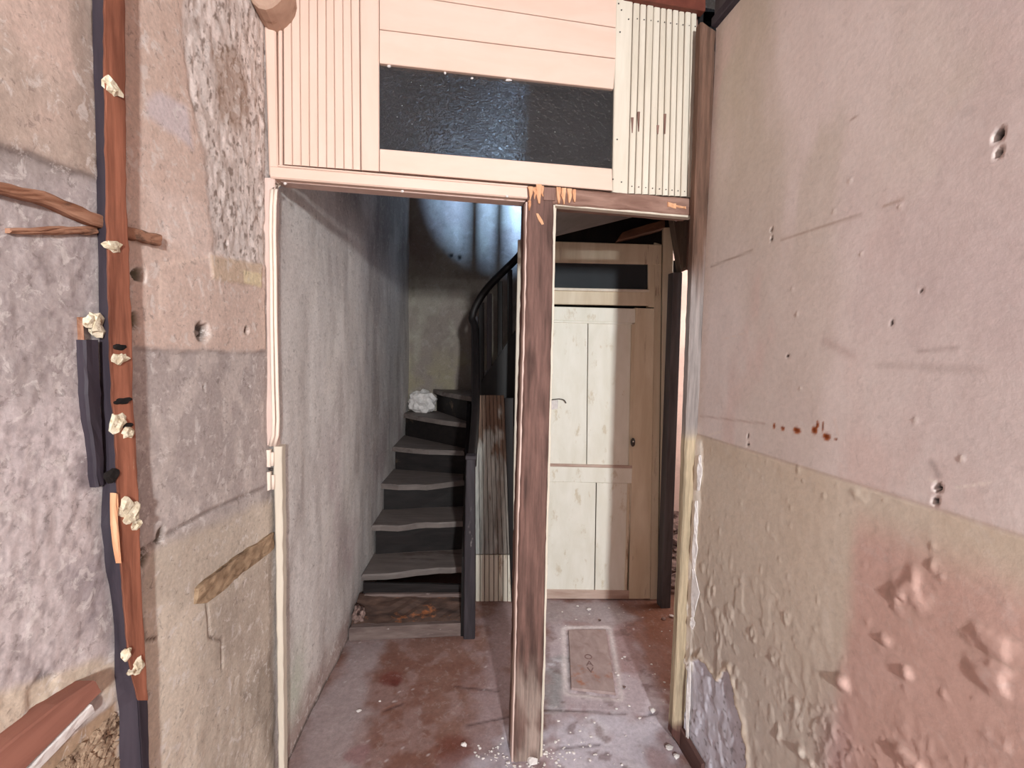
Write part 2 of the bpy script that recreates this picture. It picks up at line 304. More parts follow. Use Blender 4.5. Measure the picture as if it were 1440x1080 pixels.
# ------------------------------------------------------------------ left wall
def left_wall(U, Z, C, H):
    n1 = fbm(U*4, Z*4, 1); n2 = fbm(U*14, Z*14, 2); n3 = fbm(U*60, Z*60, 3, 3); n4 = fbm(U*30+5, Z*10, 4)
    mx(C, (172, 161, 156), np.ones_like(U)); mx(C, (150, 140, 137), ss(n1, .42, .62)*.7); mx(C, (192, 182, 177), ss(n2, .52, .7)*.6)
    H += (n1-.5)*.010+(n2-.5)*.003+(n3-.5)*.0008
    def zone(pts, col, amp=.02, soft=.006, op=1., step=0., fr=18):
        nonlocal H
        d = sdpoly(U, Z, uvs(WL, pts)) + (fbm(U*fr, Z*fr, 11)-.5)*amp*2; m = 1-ss(d, -soft, soft); mx(C, col, m*op); H = H+m*step; return m, d
    # grey to lilac rough render left of the stud
    zone([(-300, 200), (140, 250), (150, 700), (-300, 700)], (176, 165, 164), .02, .02, .8)
    zone([(-300, 560), (145, 560), (165, 960), (-300, 1300)], (204, 192, 192), .05, .05, .75)
    m, d = zone([(-300, -500), (132, -500), (133, 252), (90, 240), (50, 224), (0, 208), (-300, 140)], (202, 179, 167), .008, .003, 1, .004)
    mx(C, (176, 160, 148), m*ss(n1, .48, .62)*.7); mx(C, (120, 108, 104), np.exp(-(d/.006)**2)*.8)
    zone([(92, -300), (131, -300), (133, 252), (96, 235), (100, 120)], (170, 153, 141), .01, .008, .8)
    # coarse speckle in the grey render
    rg = (1-ss(U, WL.uv(140, 500)[0]-.0, WL.uv(140, 500)[0]+.02))*(1-ss(Z, 1.62, 1.70)); mx(C, (140, 128, 128), rg*ss(fbm(U*110, Z*60, 21, 3), .56, .70)*.5); H += rg*(fbm(U*70, Z*40, 22, 3)-.5)*.003
    zone([(95, 800), (150, 770), (158, 900), (110, 890)], (132, 122, 126), .03, .03, .55); zone([(108, 640), (138, 630), (140, 690), (110, 688)], (120, 108, 110), .01, .01, .8)
    zone([(40, 975), (60, 940), (82, 945), (78, 965), (45, 1000)], (110, 102, 104), .008, .006, .9, -.004)
    zone([(-60, 1000), (140, 925), (165, 935), (160, 1000), (120, 960), (-60, 1075)], (206, 190, 170), .01, .01, .9)
    zone([(20, 1110), (100, 1035), (165, 985), (168, 1160), (20, 1300)], (168, 142, 118), .01, .006, 1, -.003)
    # pink distemper right of the stud, rough scraped plaster by the jamb
    up = zone([(140, -500), (372, -500), (372, 492), (330, 497), (300, 492), (250, 494), (190, 488), (184, 488)], (207, 184, 172), .006, .004, 1, .003); mp = up[0]; mx(C, (206, 184, 172), mp*ss(n2, .5, .66)*.5)
    mx(C, (128, 112, 106), np.exp(-(sdline(U, Z, uvs(WL, [(190, 490), (250, 496), (300, 494), (330, 499), (372, 494)]))/.004)**2)*.6)
    zone([(178, -300), (262, -300), (258, 110), (262, 150), (240, 200), (180, 180)], (204, 181, 168), .012, .01, .8); zone([(205, 135), (225, 128), (262, 150), (270, 210), (240, 185), (205, 160)], (206, 194, 196), .01, .012, .9)
    zone([(205, 262), (250, 270), (290, 290), (300, 380), (262, 360), (225, 330)], (216, 196, 186), .012, .012, .8)
    rz = zone([(245, -300), (374, -300), (374, 372), (345, 372), (300, 355), (292, 300), (288, 215), (262, 110)], (208, 196, 190), .02, .012, 1, -.003)[0]
    st = fbm(U*70, Z*28, 31); mx(C, (228, 216, 210), rz*ss(st, .52, .60)); mx(C, (138, 112, 96), rz*ss(fbm(U*60, Z*25, 33), .56, .66)*.35); mx(C, (124, 106, 96), rz*ss(fbm(U*90, Z*60, 35, 3), .62, .70)*.8)
    H += rz*(fbm(U*60, Z*26, 31, 3)-.5)*.006
    zone([(300, 75), (330, 70), (352, 120), (345, 190), (310, 170)], (142, 112, 90), .02, .02, .55)
    zone([(292, 358), (366, 372), (365, 404), (296, 392)], (202, 180, 158), .006, .004, .9, .004); zone([(338, 380), (366, 384), (364, 404), (340, 398)], (222, 206, 172), .004, .003, .9)
    for a, b in (((262, 390), (268, 405)), ((277, 392), (283, 415)), ((305, 392), (308, 412)), ((232, 320), (238, 338)), ((256, 290), (268, 330)), ((200, 55), (207, 72))):
        mx(C, (232, 218, 210), np.exp(-(sdline(U, Z, uvs(WL, [a, b]))/.004)**2))
    # shelf mark frame
    for L_ in ([(224, 372), (222, 450)], [(226, 372), (290, 362)]): mx(C, (226, 204, 190), np.exp(-(sdline(U, Z, uvs(WL, L_))/.005)**2)*.7)
    # lower grey / whitish
    lo = zone([(186, 492), (372, 497), (372, 690), (205, 772), (198, 770)], (176, 164, 160), .01, .012, .8)[0]; mx(C, (196, 184, 178), lo*ss(fbm(U*20, Z*14, 41), .5, .68)*.8)
    zone([(200, 780), (385, 700), (392, 1300), (200, 1300)], (196, 182, 166), .01, .02, .85); zone([(205, 850), (280, 850), (285, 1300), (210, 1300)], (216, 202, 186), .05, .04, .7); zone([(300, 850), (388, 770), (392, 960), (300, 910)], (168, 154, 142), .04, .02, .6)
    zone([(340, 975), (388, 900), (390, 1100), (360, 1020)], (120, 108, 98), .03, .03, .5)
    g = np.exp(-(sdline(U, Z, uvs(WL, [(200, 775), (240, 750), (300, 716), (372, 686)]))/.005)**2); mx(C, (122, 108, 102), g*.75); H -= g*.006
    g = np.exp(-(sdline(U, Z, uvs(WL, [(290, 850), (293, 895), (312, 900), (312, 940)]))/.003)**2); mx(C, (116, 100, 92), g*.7); H -= g*.005
    g = np.exp(-(sdline(U, Z, uvs(WL, [(201, 870), (204, 900), (220, 897)]))/.003)**2); mx(C, (90, 70, 60), g); H -= g*.004
    H += ss(-Z, -.95, -.3)*(fbm(U*22, Z*16, 44, 3)-.5)*.008
    # holes
    for x, y, rx, rz_, dp, c in ((283, 467, .026, .022, .030, (92, 86, 82)), (344, 464, .012, .009, .02, (96, 74, 66)), (193, 386, .018, .014, .02, (96, 88, 74)), (188, 452, .012, .018, .02, (100, 90, 70)), (228, 752, .016, .014, .014, (108, 98, 90)), (205, 784, .012, .022, .016, (92, 82, 70)), (312, 286, .006, .005, .012, (70, 56, 50)), (313, 310, .004, .004, .01, (80, 66, 60)), (330, 323, .004, .004, .01, (80, 66, 60)), (319, 342, .005, .005, .01, (80, 66, 60)), (286, 544, .004, .005, .008, (100, 88, 84)), (350, 544, .004, .004, .008, (100, 88, 84))):
        u0, z0 = WL.uv(x, y); d = np.hypot((U-u0)/rx, (Z-z0)/rz_)+(fbm(U*70, Z*70, 51, 3)-.5)*.6; k = 1-ss(d, .75, 1.1); mx(C, c, k); H -= k*dp*(1-ss(d, 0, 1)*.4)
        mx(C, (214, 200, 190), np.exp(-((d-1.25)/.18)**2)*.5)
    rs = 1-ss(np.hypot((U-WL.uv(283, 467)[0])/.012, (Z-WL.uv(283, 468)[1])/.010), .6, 1.); mx(C, (160, 152, 148), rs); H += rs*.014
    # stair passage part of the wall (beyond the jamb)
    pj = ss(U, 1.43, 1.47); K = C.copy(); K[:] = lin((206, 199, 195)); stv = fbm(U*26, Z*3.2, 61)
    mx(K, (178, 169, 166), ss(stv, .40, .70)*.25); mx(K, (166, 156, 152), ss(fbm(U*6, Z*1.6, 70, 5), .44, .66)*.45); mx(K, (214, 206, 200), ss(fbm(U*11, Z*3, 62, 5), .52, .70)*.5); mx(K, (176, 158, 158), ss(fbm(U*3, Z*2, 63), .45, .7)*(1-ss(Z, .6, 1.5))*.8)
    mx(K, (96, 80, 66), ss(Z, 1.95, 2.25)*ss(U, 1.7, 2.4)*ss(fbm(U*3+3, Z*3, 66), .3, .55)*.45)  # header's shadow painted in as brown high on the wall
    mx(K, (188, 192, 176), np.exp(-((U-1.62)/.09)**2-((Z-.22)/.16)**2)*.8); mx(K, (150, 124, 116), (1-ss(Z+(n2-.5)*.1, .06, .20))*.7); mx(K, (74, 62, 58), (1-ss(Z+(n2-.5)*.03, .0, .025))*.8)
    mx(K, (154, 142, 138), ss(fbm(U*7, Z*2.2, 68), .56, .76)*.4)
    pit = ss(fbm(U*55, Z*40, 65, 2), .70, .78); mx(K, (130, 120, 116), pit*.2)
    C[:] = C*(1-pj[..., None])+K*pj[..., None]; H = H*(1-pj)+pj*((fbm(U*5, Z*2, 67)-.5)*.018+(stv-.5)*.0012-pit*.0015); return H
surface('wall_left', WL, span((-2.3, .45, .12), (.45, 1.46, .0045), (1.46, 4.03, .014)), span((-.01, 2.72, .005), (2.72, 4.3, .06)), left_wall, M['wall'], 'peeling pink and grey plaster wall running back past the stairs', 'wall')

# ------------------------------------------------------------------ right wall
def right_wall(U, Z, C, H):
    n1 = fbm(U*3, Z*3, 101); n2 = fbm(U*12, Z*12, 102); n3 = fbm(U*50, Z*50, 103, 3)
    mx(C, (226, 211, 205), np.ones_like(U)); mx(C, (214, 199, 190), ss(fbm(U*3.2, Z*2, 104), .4, .62)*.8); mx(C, (196, 184, 168), ss(fbm(U*5+2, Z*1.6, 141, 4), .50, .66)*ss(Z, 1.5, 2.1)*.6); mx(C, (222, 196, 188), ss(fbm(U*6+7, Z*2.4, 143, 4), .52, .66)*.6); mx(C, (212, 194, 190), ss(fbm(U*4+8, Z*3, 105), .5, .7)*(1-ss(U, .9, 1.4))*.8)
    mx(C, (198, 184, 168), ss(U, 1.15, 1.5)*ss(Z, 2.0, 2.5)*ss(fbm(U*6, Z*2.4, 106), .38, .58)*.8); mx(C, (200, 182, 180), (1-ss(np.abs(Z-1.45), .1, .35))*(1-ss(U, .8, 1.1))*.4)
    H += (n1-.5)*.006+(n2-.5)*.0012
    LZ = 1.184; u1 = WR.uv(1190, 900)[0]
    low = 1-ss(Z+(n2-.5)*.006, LZ-.003, LZ+.003); K = C.copy(); K[:] = lin((214, 199, 182)); mx(K, (209, 191, 171), ss(n1, .4, .6)*.7); mx(K, (204, 192, 180), (1-ss(Z, .45, .95))*.8)
    rd = 1-ss(U+(fbm(U*6, Z*6, 108)-.5)*.06, u1-.02, u1+.025); mx(K, (207, 169, 157), rd*.92*(1-ss(Z, LZ-.14, LZ-.03))); mx(K, (210, 176, 165), rd*ss(n2, .5, .65)*.5*(1-ss(Z, LZ-.14, LZ-.03)))
    mx(K, (190, 160, 158), np.exp(-((U-u1-.01)/.05)**2-((Z-.55)/.12)**2)*.6)
    C[:] = C*(1-low[..., None])+K*low[..., None]; g = np.exp(-((Z-LZ)/.0035)**2); mx(C, (176, 150, 134), g*.55); H -= g*.001; H += low*.0015
    # blistered paint low on the wall
    bl = low*(1-ss(Z, .55, .98)); bn = fbm(U*26, Z*15, 111, 3); H += bl*ss(bn, .54, .70)*.004*(.3+.7*ss(U, 1.15, 1.5)); H += low*ss(vn(U*60, Z*60, 112), .90, .98)*.0016; H += low*(n3-.5)*.0008
    for x, y, rx, rz_, h in ((1282, 830, .045, .05, .006), (1268, 850, .03, .03, .005), (1400, 905, .05, .025, .006), (1185, 960, .022, .022, .012), (1245, 900, .03, .014, .008), (1106, 868, .012, .03, .007), (1003, 830, .012, .035, .007), (1090, 925, .03, .03, .009), (1060, 890, .016, .03, .008), (1320, 800, .02, .02, .006), (1265, 940, .03, .02, .008), (1410, 960, .05, .035, .006), (1120, 990, .012, .02, .007), (1130, 1060, .04, .016, .010), (1280, 1070, .04, .02, .010), (1095, 1030, .012, .026, .007)):
        u0, z0 = WR.uv(x, y); d = np.hypot((U-u0)/rx, (Z-z0)/rz_)+(fbm(U*34, Z*34, 113, 3)-.5)*.7; hm = 1-ss(d, .35, 1.1); H += .75*h*hm*(.15+1.1*ss(fbm(U*42, Z*26, 114, 4), .38, .66)); mx(C, (176, 146, 132), np.exp(-((d-1)/.12)**2)*.3)
    # bare pale plaster at the bottom end
    pts = uvs(WR, [(968, 935), (985, 925), (1010, 958), (1024, 940), (1036, 990), (1046, 1030), (1052, 1110), (930, 1300), (940, 1000)])
    d = sdpoly(U, Z, pts)+(fbm(U*30, Z*30, 115)-.5)*.03; k = 1-ss(d, -.003, .003); mx(C, (216, 214, 224), k); mx(C, (194, 188, 194), k*ss(n2, .5, .66)*.7); mx(C, (128, 120, 122), k*ss(vn(U*90, Z*90, 117), .82, .9)*.7); H -= k*.006
    e = np.exp(-((d-.008)/.010)**2)*(1-k); mx(C, (206, 186, 164), e*.7); H += e*.006*(.4+fbm(U*60, Z*60, 116))
    # white ragged edge where the paint ends at the timber
    ue = 1.642; eg = ss(U+(fbm(U*20, Z*16, 118)-.5)*.05, ue-.028, ue-.008)*(1-ss(Z, 1.15, 1.18))*ss(Z, .28, .34); mx(C, (232, 224, 214), eg*.9); H += eg*.006*(fbm(U*40, Z*12, 119)+.2)
    mx(C, (196, 176, 164), ss(U, 1.60, 1.66)*ss(Z, 1.2, 1.25)*.6)
    # scratches and scuffs
    for a, b, w, c, o_ in (((1098, 337), (1210, 302), .003, (168, 142, 128), .7), ((1242, 290), (1270, 279), .003, (170, 140, 124), .7), ((1000, 375), (1058, 352), .003, (158, 134, 120), .8), ((1015, 478), (1052, 467), .002, (228, 208, 196), .8), ((1303, 672), (1318, 678), .002, (236, 224, 214), 1), ((1345, 686), (1392, 679), .002, (236, 224, 214), .9), ((1292, 494), (1345, 489), .004, (172, 152, 148), .6), ((1235, 513), (1380, 520), .008, (176, 156, 150), .35), ((996, 612), (1013, 607), .002, (232, 218, 206), .9), ((985, 585), (1075, 596), .003, (174, 140, 128), .5), ((1174, 590), (1179, 612), .003, (226, 206, 196), .7), ((1310, 650), (1320, 668), .006, (150, 134, 130), .6), ((1196, 168), (1206, 164), .002, (168, 144, 132), .8), ((1160, 480), (1200, 500), .01, (190, 165, 158), .5)):
        mx(C, c, np.exp(-(sdline(U, Z, uvs(WR, [a, b]))/w)**2)*o_)
    # rust stains
    for x, y, rx, rz_ in ((1089, 599, .006, .008), (1101, 602, .008, .006), (1121, 605, .013, .0085), (1146, 605, .009, .010), (1163, 614, .012, .009), (1176, 618, .004, .004), (1150, 597, .004, .010), (1158, 600, .003, .012)):
        u0, z0 = WR.uv(x, y); d = np.hypot((U-u0)/rx, (Z-z0)/rz_)+(n3-.5)*.4; mx(C, (168, 92, 44), 1-ss(d, .7, 1.2)); mx(C, (116, 48, 18), (1-ss(d, .3, .75))*.9)
    # drilled holes, inner shade painted near-black, pale rim on one side
    for x, y, r_, dp in ((1404, 190, .0075, .03), (1404, 214, .006, .03), (1085, 323, .0045, .015), (1085, 336, .0045, .015), (1319, 686, .006, .03), (1316, 706, .0055, .03), (1052, 613, .0035, .01), (1052, 625, .0035, .01), (1108, 501, .003, .006), (1295, 408, .003, .006), (1254, 454, .003, .006)):
        u0, z0 = WR.uv(x, y); d = np.hypot(U-u0, Z-z0)/r_; k = 1-ss(d, .85, 1.1); mx(C, (240, 228, 220), np.exp(-((d-1.3)/.16)**2)*(U > u0)*.55); mx(C, (24, 20, 20), 1-ss(d, .95, 1.2)); H -= k*dp*.5
    for x, y, r_ in ((1195, 255, .005), (1211, 357, .004), (1114, 405, .004), (1121, 442, .005), (1127, 546, .004), (1288, 590, .006), (1353, 645, .005), (1265, 290, .004), (1172, 297, .003)):
        u0, z0 = WR.uv(x, y); d = np.hypot((U-u0)/.7, Z-z0)/r_; k = 1-ss(d, .6, 1.1); mx(C, (236, 222, 212), k*.9); H += k*.002
    cr = np.abs(fbm(U*30, Z*20, 131, 3)-.5); H += low*(1-ss(Z, .5, .9))*(.35+.65*(1-ss(U, 1.0, 1.25)))*np.exp(-(cr/.035)**2)*ss(fbm(U*7, Z*7, 133), .48, .6)*.0035; return H
surface('wall_right', WR, span((-2.3, .6, .12), (.6, 1.66, .0045)), span((-.01, 2.72, .0055)), right_wall, M['wallsmooth'], 'right wall in faded pink over ochre and salmon paint with blisters', 'wall')

# ------------------------------------------------------------------ floor
def ground():
    xs = span((-1.1, -.85, .05), (-.85, 1.05, .009), (1.05, 3.0, .06)); ys = span((-2.4, 1.1, .1), (1.1, 2.75, .009), (2.75, 4.4, .05))
    X, Y = np.meshgrid(xs, ys, indexing='ij'); C = np.zeros(X.shape+(3,)); n1 = fbm(X*4, Y*4, 201); n2 = fbm(X*14, Y*14, 202); n3 = fbm(X*50, Y*50, 203, 3); H = (n1-.5)*.008+(n2-.5)*.003+(n3-.5)*.0012
    mx(C, (130, 98, 88), np.ones_like(X)); mx(C, (116, 78, 66), ss(n1, .45, .6)*.6); mx(C, (150, 126, 122), ss(n2, .5, .66)*.55)
    def F2(pts): return [tuple(fl(x, y)[:2]) for x, y in pts]
    def zone(pts, col, amp, soft, op):
        d = sdpoly(X, Y, F2(pts))+(fbm(X*9, Y*9, 211)-.5)*amp*2; m = 1-ss(d, -soft, soft); mx(C, col, m*op); return m
    zone([(488, 903), (545, 900), (520, 1000), (540, 1200), (390, 1200), (409, 1063)], (162, 148, 148), .10, .06, .8)          # dusty strip by the wall
    zone([(690, 850), (730, 850), (726, 1090), (640, 1090), (660, 950)], (158, 138, 140), .12, .06, .75)
    zone([(766, 842), (900, 842), (958, 1040), (960, 1100), (760, 1100)], (186, 172, 178), .10, .05, .9)                      # grey dusty cement, painted paler where daylight falls in the passage
    zone([(860, 842), (960, 842), (965, 1000), (940, 1000)], (128, 84, 66), .06, .05, .85)  # red floor, with the right timber's cast shadow painted in
    zone([(700, 1010), (960, 1005), (1000, 1300), (620, 1300)], (198, 192, 202), .12, .05, .8); zone([(764, 930), (796, 925), (798, 975), (800, 1005), (764, 1005)], (150, 148, 150), .05, .03, .9)
    zone([(764, 925), (790, 930), (797, 955), (788, 940), (764, 942)], (206, 202, 210), .02, .015, .8)
    pas = zone([(766, 842), (900, 842), (958, 1040), (960, 1300), (620, 1300), (720, 1060), (760, 1060)], (150, 120, 116), .02, .05, 0)
    mx(C, (146, 112, 108), pas*ss(fbm(X*7+3, Y*5, 231, 5), .46, .62)*.65); mx(C, (214, 208, 214), pas*ss(fbm(X*11, Y*16, 233, 5), .56, .68)*.6*ss(-Y, -2.1, -1.7)); mx(C, (116, 92, 90), pas*ss(fbm(X*16, Y*20, 235, 5), .60, .70)*.6)
    m = zone([(765, 843), (860, 843), (900, 870), (850, 885), (765, 868)], (172, 160, 162), .07, .03, .7)
    # pale mortar round the stamped slab
    bq = F2([(797, 885), (853, 884), (868, 979), (801, 972)]); d = sdpoly(X, Y, bq); b = np.exp(-((d-.018)/.014)**2); mx(C, (222, 212, 212), b*(.45+.6*n2)); H -= (1-ss(np.abs(d-.004), .004, .010))*.004
    # cracks and stains
    for pts in ([(640, 965), (700, 972)], [(655, 1020), (722, 1006)], [(782, 1053), (842, 1047)], [(900, 1008), (925, 1003)], [(765, 998), (880, 1003)], [(540, 1000), (566, 990)]):
        g = np.exp(-(sdline(X, Y, F2(pts))/.005)**2); mx(C, (70, 50, 48), g*.7); H -= g*.004
    for x, y, r_, c in ((550, 958, .06, (110, 56, 48)), (505, 1062, .05, (140, 104, 104)), (640, 1060, .08, (110, 62, 50)), (555, 962, .03, (96, 44, 38))):
        q = fl(x, y); dd = np.hypot(X-q[0], (Y-q[1]))/r_+(n2-.5)*.8; mx(C, c, (1-ss(dd, .6, 1.1))*.7)
    mx(C, (216, 208, 208), ss(vn(X*75, Y*75, 221), .95, .98)*ss(n1, .45, .6)*.6)
    mx(C, (74, 52, 46), ss(Y, 2.8, 3.0)*(X > .95)*.8)
    P = np.stack([X, Y, H], -1); f = gridfaces(len(xs), len(ys)); o = mesh('floor', P.reshape(-1, 3), f, M['floor'], col=C.reshape(-1, 3), smooth=True); return tag(o, 'worn red and grey cement floor of the entry and passage', 'floor', kind='structure')
floor = ground()
# stamped slab let into the floor
bq = [fl(799, 887), fl(852, 886), fl(866, 977), fl(803, 970)]
br = prism('brick', [q[:2] for q in bq], .006, -.02, M['brick'], floor, bev=.006); br['label'] = 'reddish slab with stamped letters let into the passage floor'
def text(name, body, size, mtx, mat, parent, depth=.0008):
    cu = bpy.data.curves.new(name, 'FONT'); cu.body = body; cu.size = size; cu.extrude = depth; cu.align_x = 'CENTER'; cu.align_y = 'CENTER'; cu.space_line = .95
    o = bpy.data.objects.new(name, cu); S.collection.objects.link(o); cu.materials.append(mat); o.parent = parent; o.matrix_local = mtx; return o
q = fl(829, 935)-WPOS[br.name]
text('stamped_letters', 'O\nA\nV', .05, Matrix.Translation((q[0], q[1], .0068-WPOS[br.name][2])) @ Matrix.Rotation(-.05, 4, 'Z'), wood('stamp', (120, 94, 92), (138, 110, 106), scale=40, stretch=1), br)

# ------------------------------------------------------------------ other walls, ceilings (shell)
def plainwall(name, plane, u0, u1, z0, z1, col, label, step=.05, mat='wall', fn=None):
    def f(U, Z, C, H):
        mx(C, col, np.ones_like(U)); mx(C, tuple(.86*c for c in col), ss(fbm(U*5, Z*5, hash(name) % 97 if False else len(name)), .45, .65)*.6)
        return fn(U, Z, C, H) if fn else H+(fbm(U*4, Z*4, 9)-.5)*.008
    return surface(name, plane, np.linspace(u0, u1, max(2, int((u1-u0)/step))), np.linspace(z0, z1, max(2, int((z1-z0)/step))), f, M[mat], label, 'wall')
def backwall(U, Z, C, H):
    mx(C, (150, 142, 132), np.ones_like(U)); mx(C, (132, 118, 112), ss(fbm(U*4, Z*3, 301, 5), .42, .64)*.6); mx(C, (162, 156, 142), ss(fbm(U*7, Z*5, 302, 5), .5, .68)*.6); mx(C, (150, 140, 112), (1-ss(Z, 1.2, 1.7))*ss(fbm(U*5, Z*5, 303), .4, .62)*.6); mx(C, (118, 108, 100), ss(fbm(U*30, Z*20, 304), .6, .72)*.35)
    for x, y in ((634, 359), (646, 362)):
        u0, z0 = WB.uv(x, y); k = 1-ss(np.hypot(U-u0, Z-z0)/.022, .6, 1.1); mx(C, (56, 48, 44), k); H = H-k*.02
    return H+(fbm(U*6, Z*5, 305)-.5)*.03+(fbm(U*30, Z*25, 306)-.5)*.006
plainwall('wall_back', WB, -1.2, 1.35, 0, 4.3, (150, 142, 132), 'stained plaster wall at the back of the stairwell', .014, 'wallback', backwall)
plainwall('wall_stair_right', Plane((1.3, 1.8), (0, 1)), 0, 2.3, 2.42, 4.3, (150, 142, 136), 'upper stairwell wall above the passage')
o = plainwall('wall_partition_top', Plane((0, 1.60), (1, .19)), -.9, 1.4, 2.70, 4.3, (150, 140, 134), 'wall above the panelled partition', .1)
# side room seen through the slit on the right
plainwall('wall_side_far', Plane((1.8, 4.25), (1, 0)), -.9, .9, 0, 2.6, (246, 212, 198), 'bright pink wall of the side room beyond the passage', .06, 'wallsmooth')
plainwall('wall_side_right', Plane((2.7, 3.0), (0, 1)), -1.3, 1.3, 0, 2.6, (230, 205, 192), 'right wall of the side room', .1, 'wallsmooth')
plainwall('wall_side_near', Plane((1.8, 1.80), (1, 0)), -1.1, .9, 0, 2.6, (220, 195, 182), 'near wall of the side room', .1, 'wallsmooth')
block('wall_side_divider', (.88, 2.76, 0), (.93, 4.24, 2.42), M['soffit'], bev=0)['kind'] = 'structure'
tag(bpy.data.objects['wall_side_divider'], 'wall between closet and side room', 'wall')
for nm, lo, hi, mt, lb in (('ceiling', (-.9, -2.35, CEIL), (1.4, 1.66, CEIL+.06), 'ceil', 'red brown wooden ceiling of the entry room'), ('ceiling_stairwell', (-1.0, 1.5, 4.28), (1.4, 4.1, 4.34), 'soffit', 'ceiling high over the stairwell'), ('ceiling_side', (1.0, 1.78, 2.6), (2.75, 4.3, 2.66), 'soffit', 'ceiling of the side room')):
    tag(block(nm, lo, hi, M[mt], bev=0), lb, 'ceiling', kind='structure')
fr = []
for lo, hi in (((-.62, -2.36, 0), (-.35, -2.3, 2.69)), ((1.12, -2.36, 0), (1.34, -2.3, 2.69)), ((-.35, -2.36, 2.45), (1.12, -2.3, 2.69))): fr.append((lo, hi))
V = []; Fc = []
for lo, hi in fr:
    b = len(V); V += [(x, y, z) for z in (lo[2], hi[2]) for x, y in ((lo[0], lo[1]), (hi[0], lo[1]), (hi[0], hi[1]), (lo[0], hi[1]))]
    Fc += [tuple(b+i for i in f) for f in ((0, 1, 2, 3), (4, 5, 6, 7), (0, 1, 5, 4), (1, 2, 6, 5), (2, 3, 7, 6), (3, 0, 4, 7))]
tag(mesh('wall_front', V, Fc, M['soffit']), 'entrance wall behind the camera with a wide doorway', 'wall', kind='structure')
# passage right wall: lintel part above the opening and the piece hidden by the timber
def rot(U, Z, C, H): mx(C, (124, 108, 98), np.ones_like(U)); return H
lf = thing('door_2', PA.at(.95, 0), 'dark post and rough lintel framing the side opening', 'doorway', kind='structure')
block('lintel', (.955, 1.80, 1.955), (1.03, 2.66, 2.42), M['brown'], lf)
dp0, dp1, dp2, dp3 = (947, 383), (960, 383), (943, 855), (930, 857); PP = Plane((.93, 2.61), (1, .15))
strip('jamb', [(PP.px(*dp0), PP.px(*dp1)), (PP.px(*dp3), PP.px(*dp2))], .06, M['post'], lf, rough=.002)
strip('lintel_board', [(PP.px(946, 302, .004), PP.px(976, 304, .004)), (PP.px(958, 383, .004), PP.px(976, 374, .004))], .05, M['lintel'], lf, rough=.004, edge=.006)
# soffit over the passage
sz = lambda x: 2.124+(x-.266)*.267
V = []
for y in (1.70, 2.60): V += [(.03, y, sz(.03)+(.02 if y < 2 else 0)), (1.02, y, sz(1.02)+(.02 if y < 2 else 0))]
V += [(v[0], v[1], 2.45) for v in V[:4]]
tag(mesh('ceiling_passage', V, [(0, 1, 3, 2), (4, 5, 7, 6), (0, 1, 5, 4), (2, 3, 7, 6), (0, 2, 6, 4), (1, 3, 7, 5)], M['soffit']), 'grey sloping soffit over the passage by the closet', 'ceiling', kind='structure')
tag(block('floor_upper', (-.03, 2.62, 2.36), (1.3, 2.72, 2.45), M['stair'], bev=0), 'edge board of the upper landing', 'floor', kind='structure')
jo = thing('ceiling_joist', PD.px(905, 322), 'brown joist slanting in the dark gap above the closet', 'joist')
PJ = Plane((.6, 2.64), (1, .0)); strip('joist_face', subrows([(PJ.px(868, 338), PJ.px(876, 326)), (PJ.px(935, 320), PJ.px(935, 308))], 6), .08, M['joist'], jo, rough=.004, edge=.006)
fk = lump('paint_flake', PD.px(951, 308, .15), (.010, .003, .014), M['chip'], jit=.3, sub=1); tag(fk, 'white paint flake hanging under the right end of the beam', 'paint flake')

# ------------------------------------------------------------------ rail and ceiling trim on the right
rl = thing('trim_1', WR.at(1.4, 2.58), 'dark grey cornice rail along the top of the right wall', 'cornice', kind='structure')
strip('cornice_board', [(WR.at(-2.2, 2.60, .012), WR.at(-2.2, CEIL-.003, .012)), (WR.at(1.655, 2.60, .012), WR.at(1.655, CEIL-.003, .012))], .02, M['post'], rl, fixed=WR.n)
strip('cornice_bead', [(WR.at(-2.2, 2.572, .022), WR.at(-2.2, 2.602, .022)), (WR.at(1.655, 2.572, .022), WR.at(1.655, 2.602, .022))], .03, M['dark'], rl, fixed=WR.n)
tr = thing('trim_2', PQ.px(945, 5), 'red brown board edge above the cream beads at the top right', 'trim', kind='structure')
strip('edge_board', hquad(PQ, (880, -14), (992, -8), (992, 15), (880, -5), .014), .03, M['ceil'], tr)
# round beam end, top left
lg = thing('ceiling_beam', PQ.px(379, -12), 'round painted beam end at the top of the left jamb', 'beam')
cc = PQ.px(379, -14, .05); ring = []; V = []; K_ = 20
for off, sc in ((.09, .92), (.085, 1.), (-.12, 1.)):
    for k in range(K_):
        a = 2*math.pi*k/K_; r_ = .066*sc*(1+.06*math.sin(3*a+1)); V.append(cc+PQ.n*(off-.05)+PQ.d*math.cos(a)*r_*.85+np.array([0, 0, 1])*math.sin(a)*r_*1.15)
Fc = [tuple(range(K_)), tuple(2*K_+k for k in range(K_))]+[(r*K_+k, r*K_+(k+1) % K_, (r+1)*K_+(k+1) % K_, (r+1)*K_+k) for r in (0, 1) for k in range(K_)]
mesh('beam_end', V, Fc, M['log'], lg)

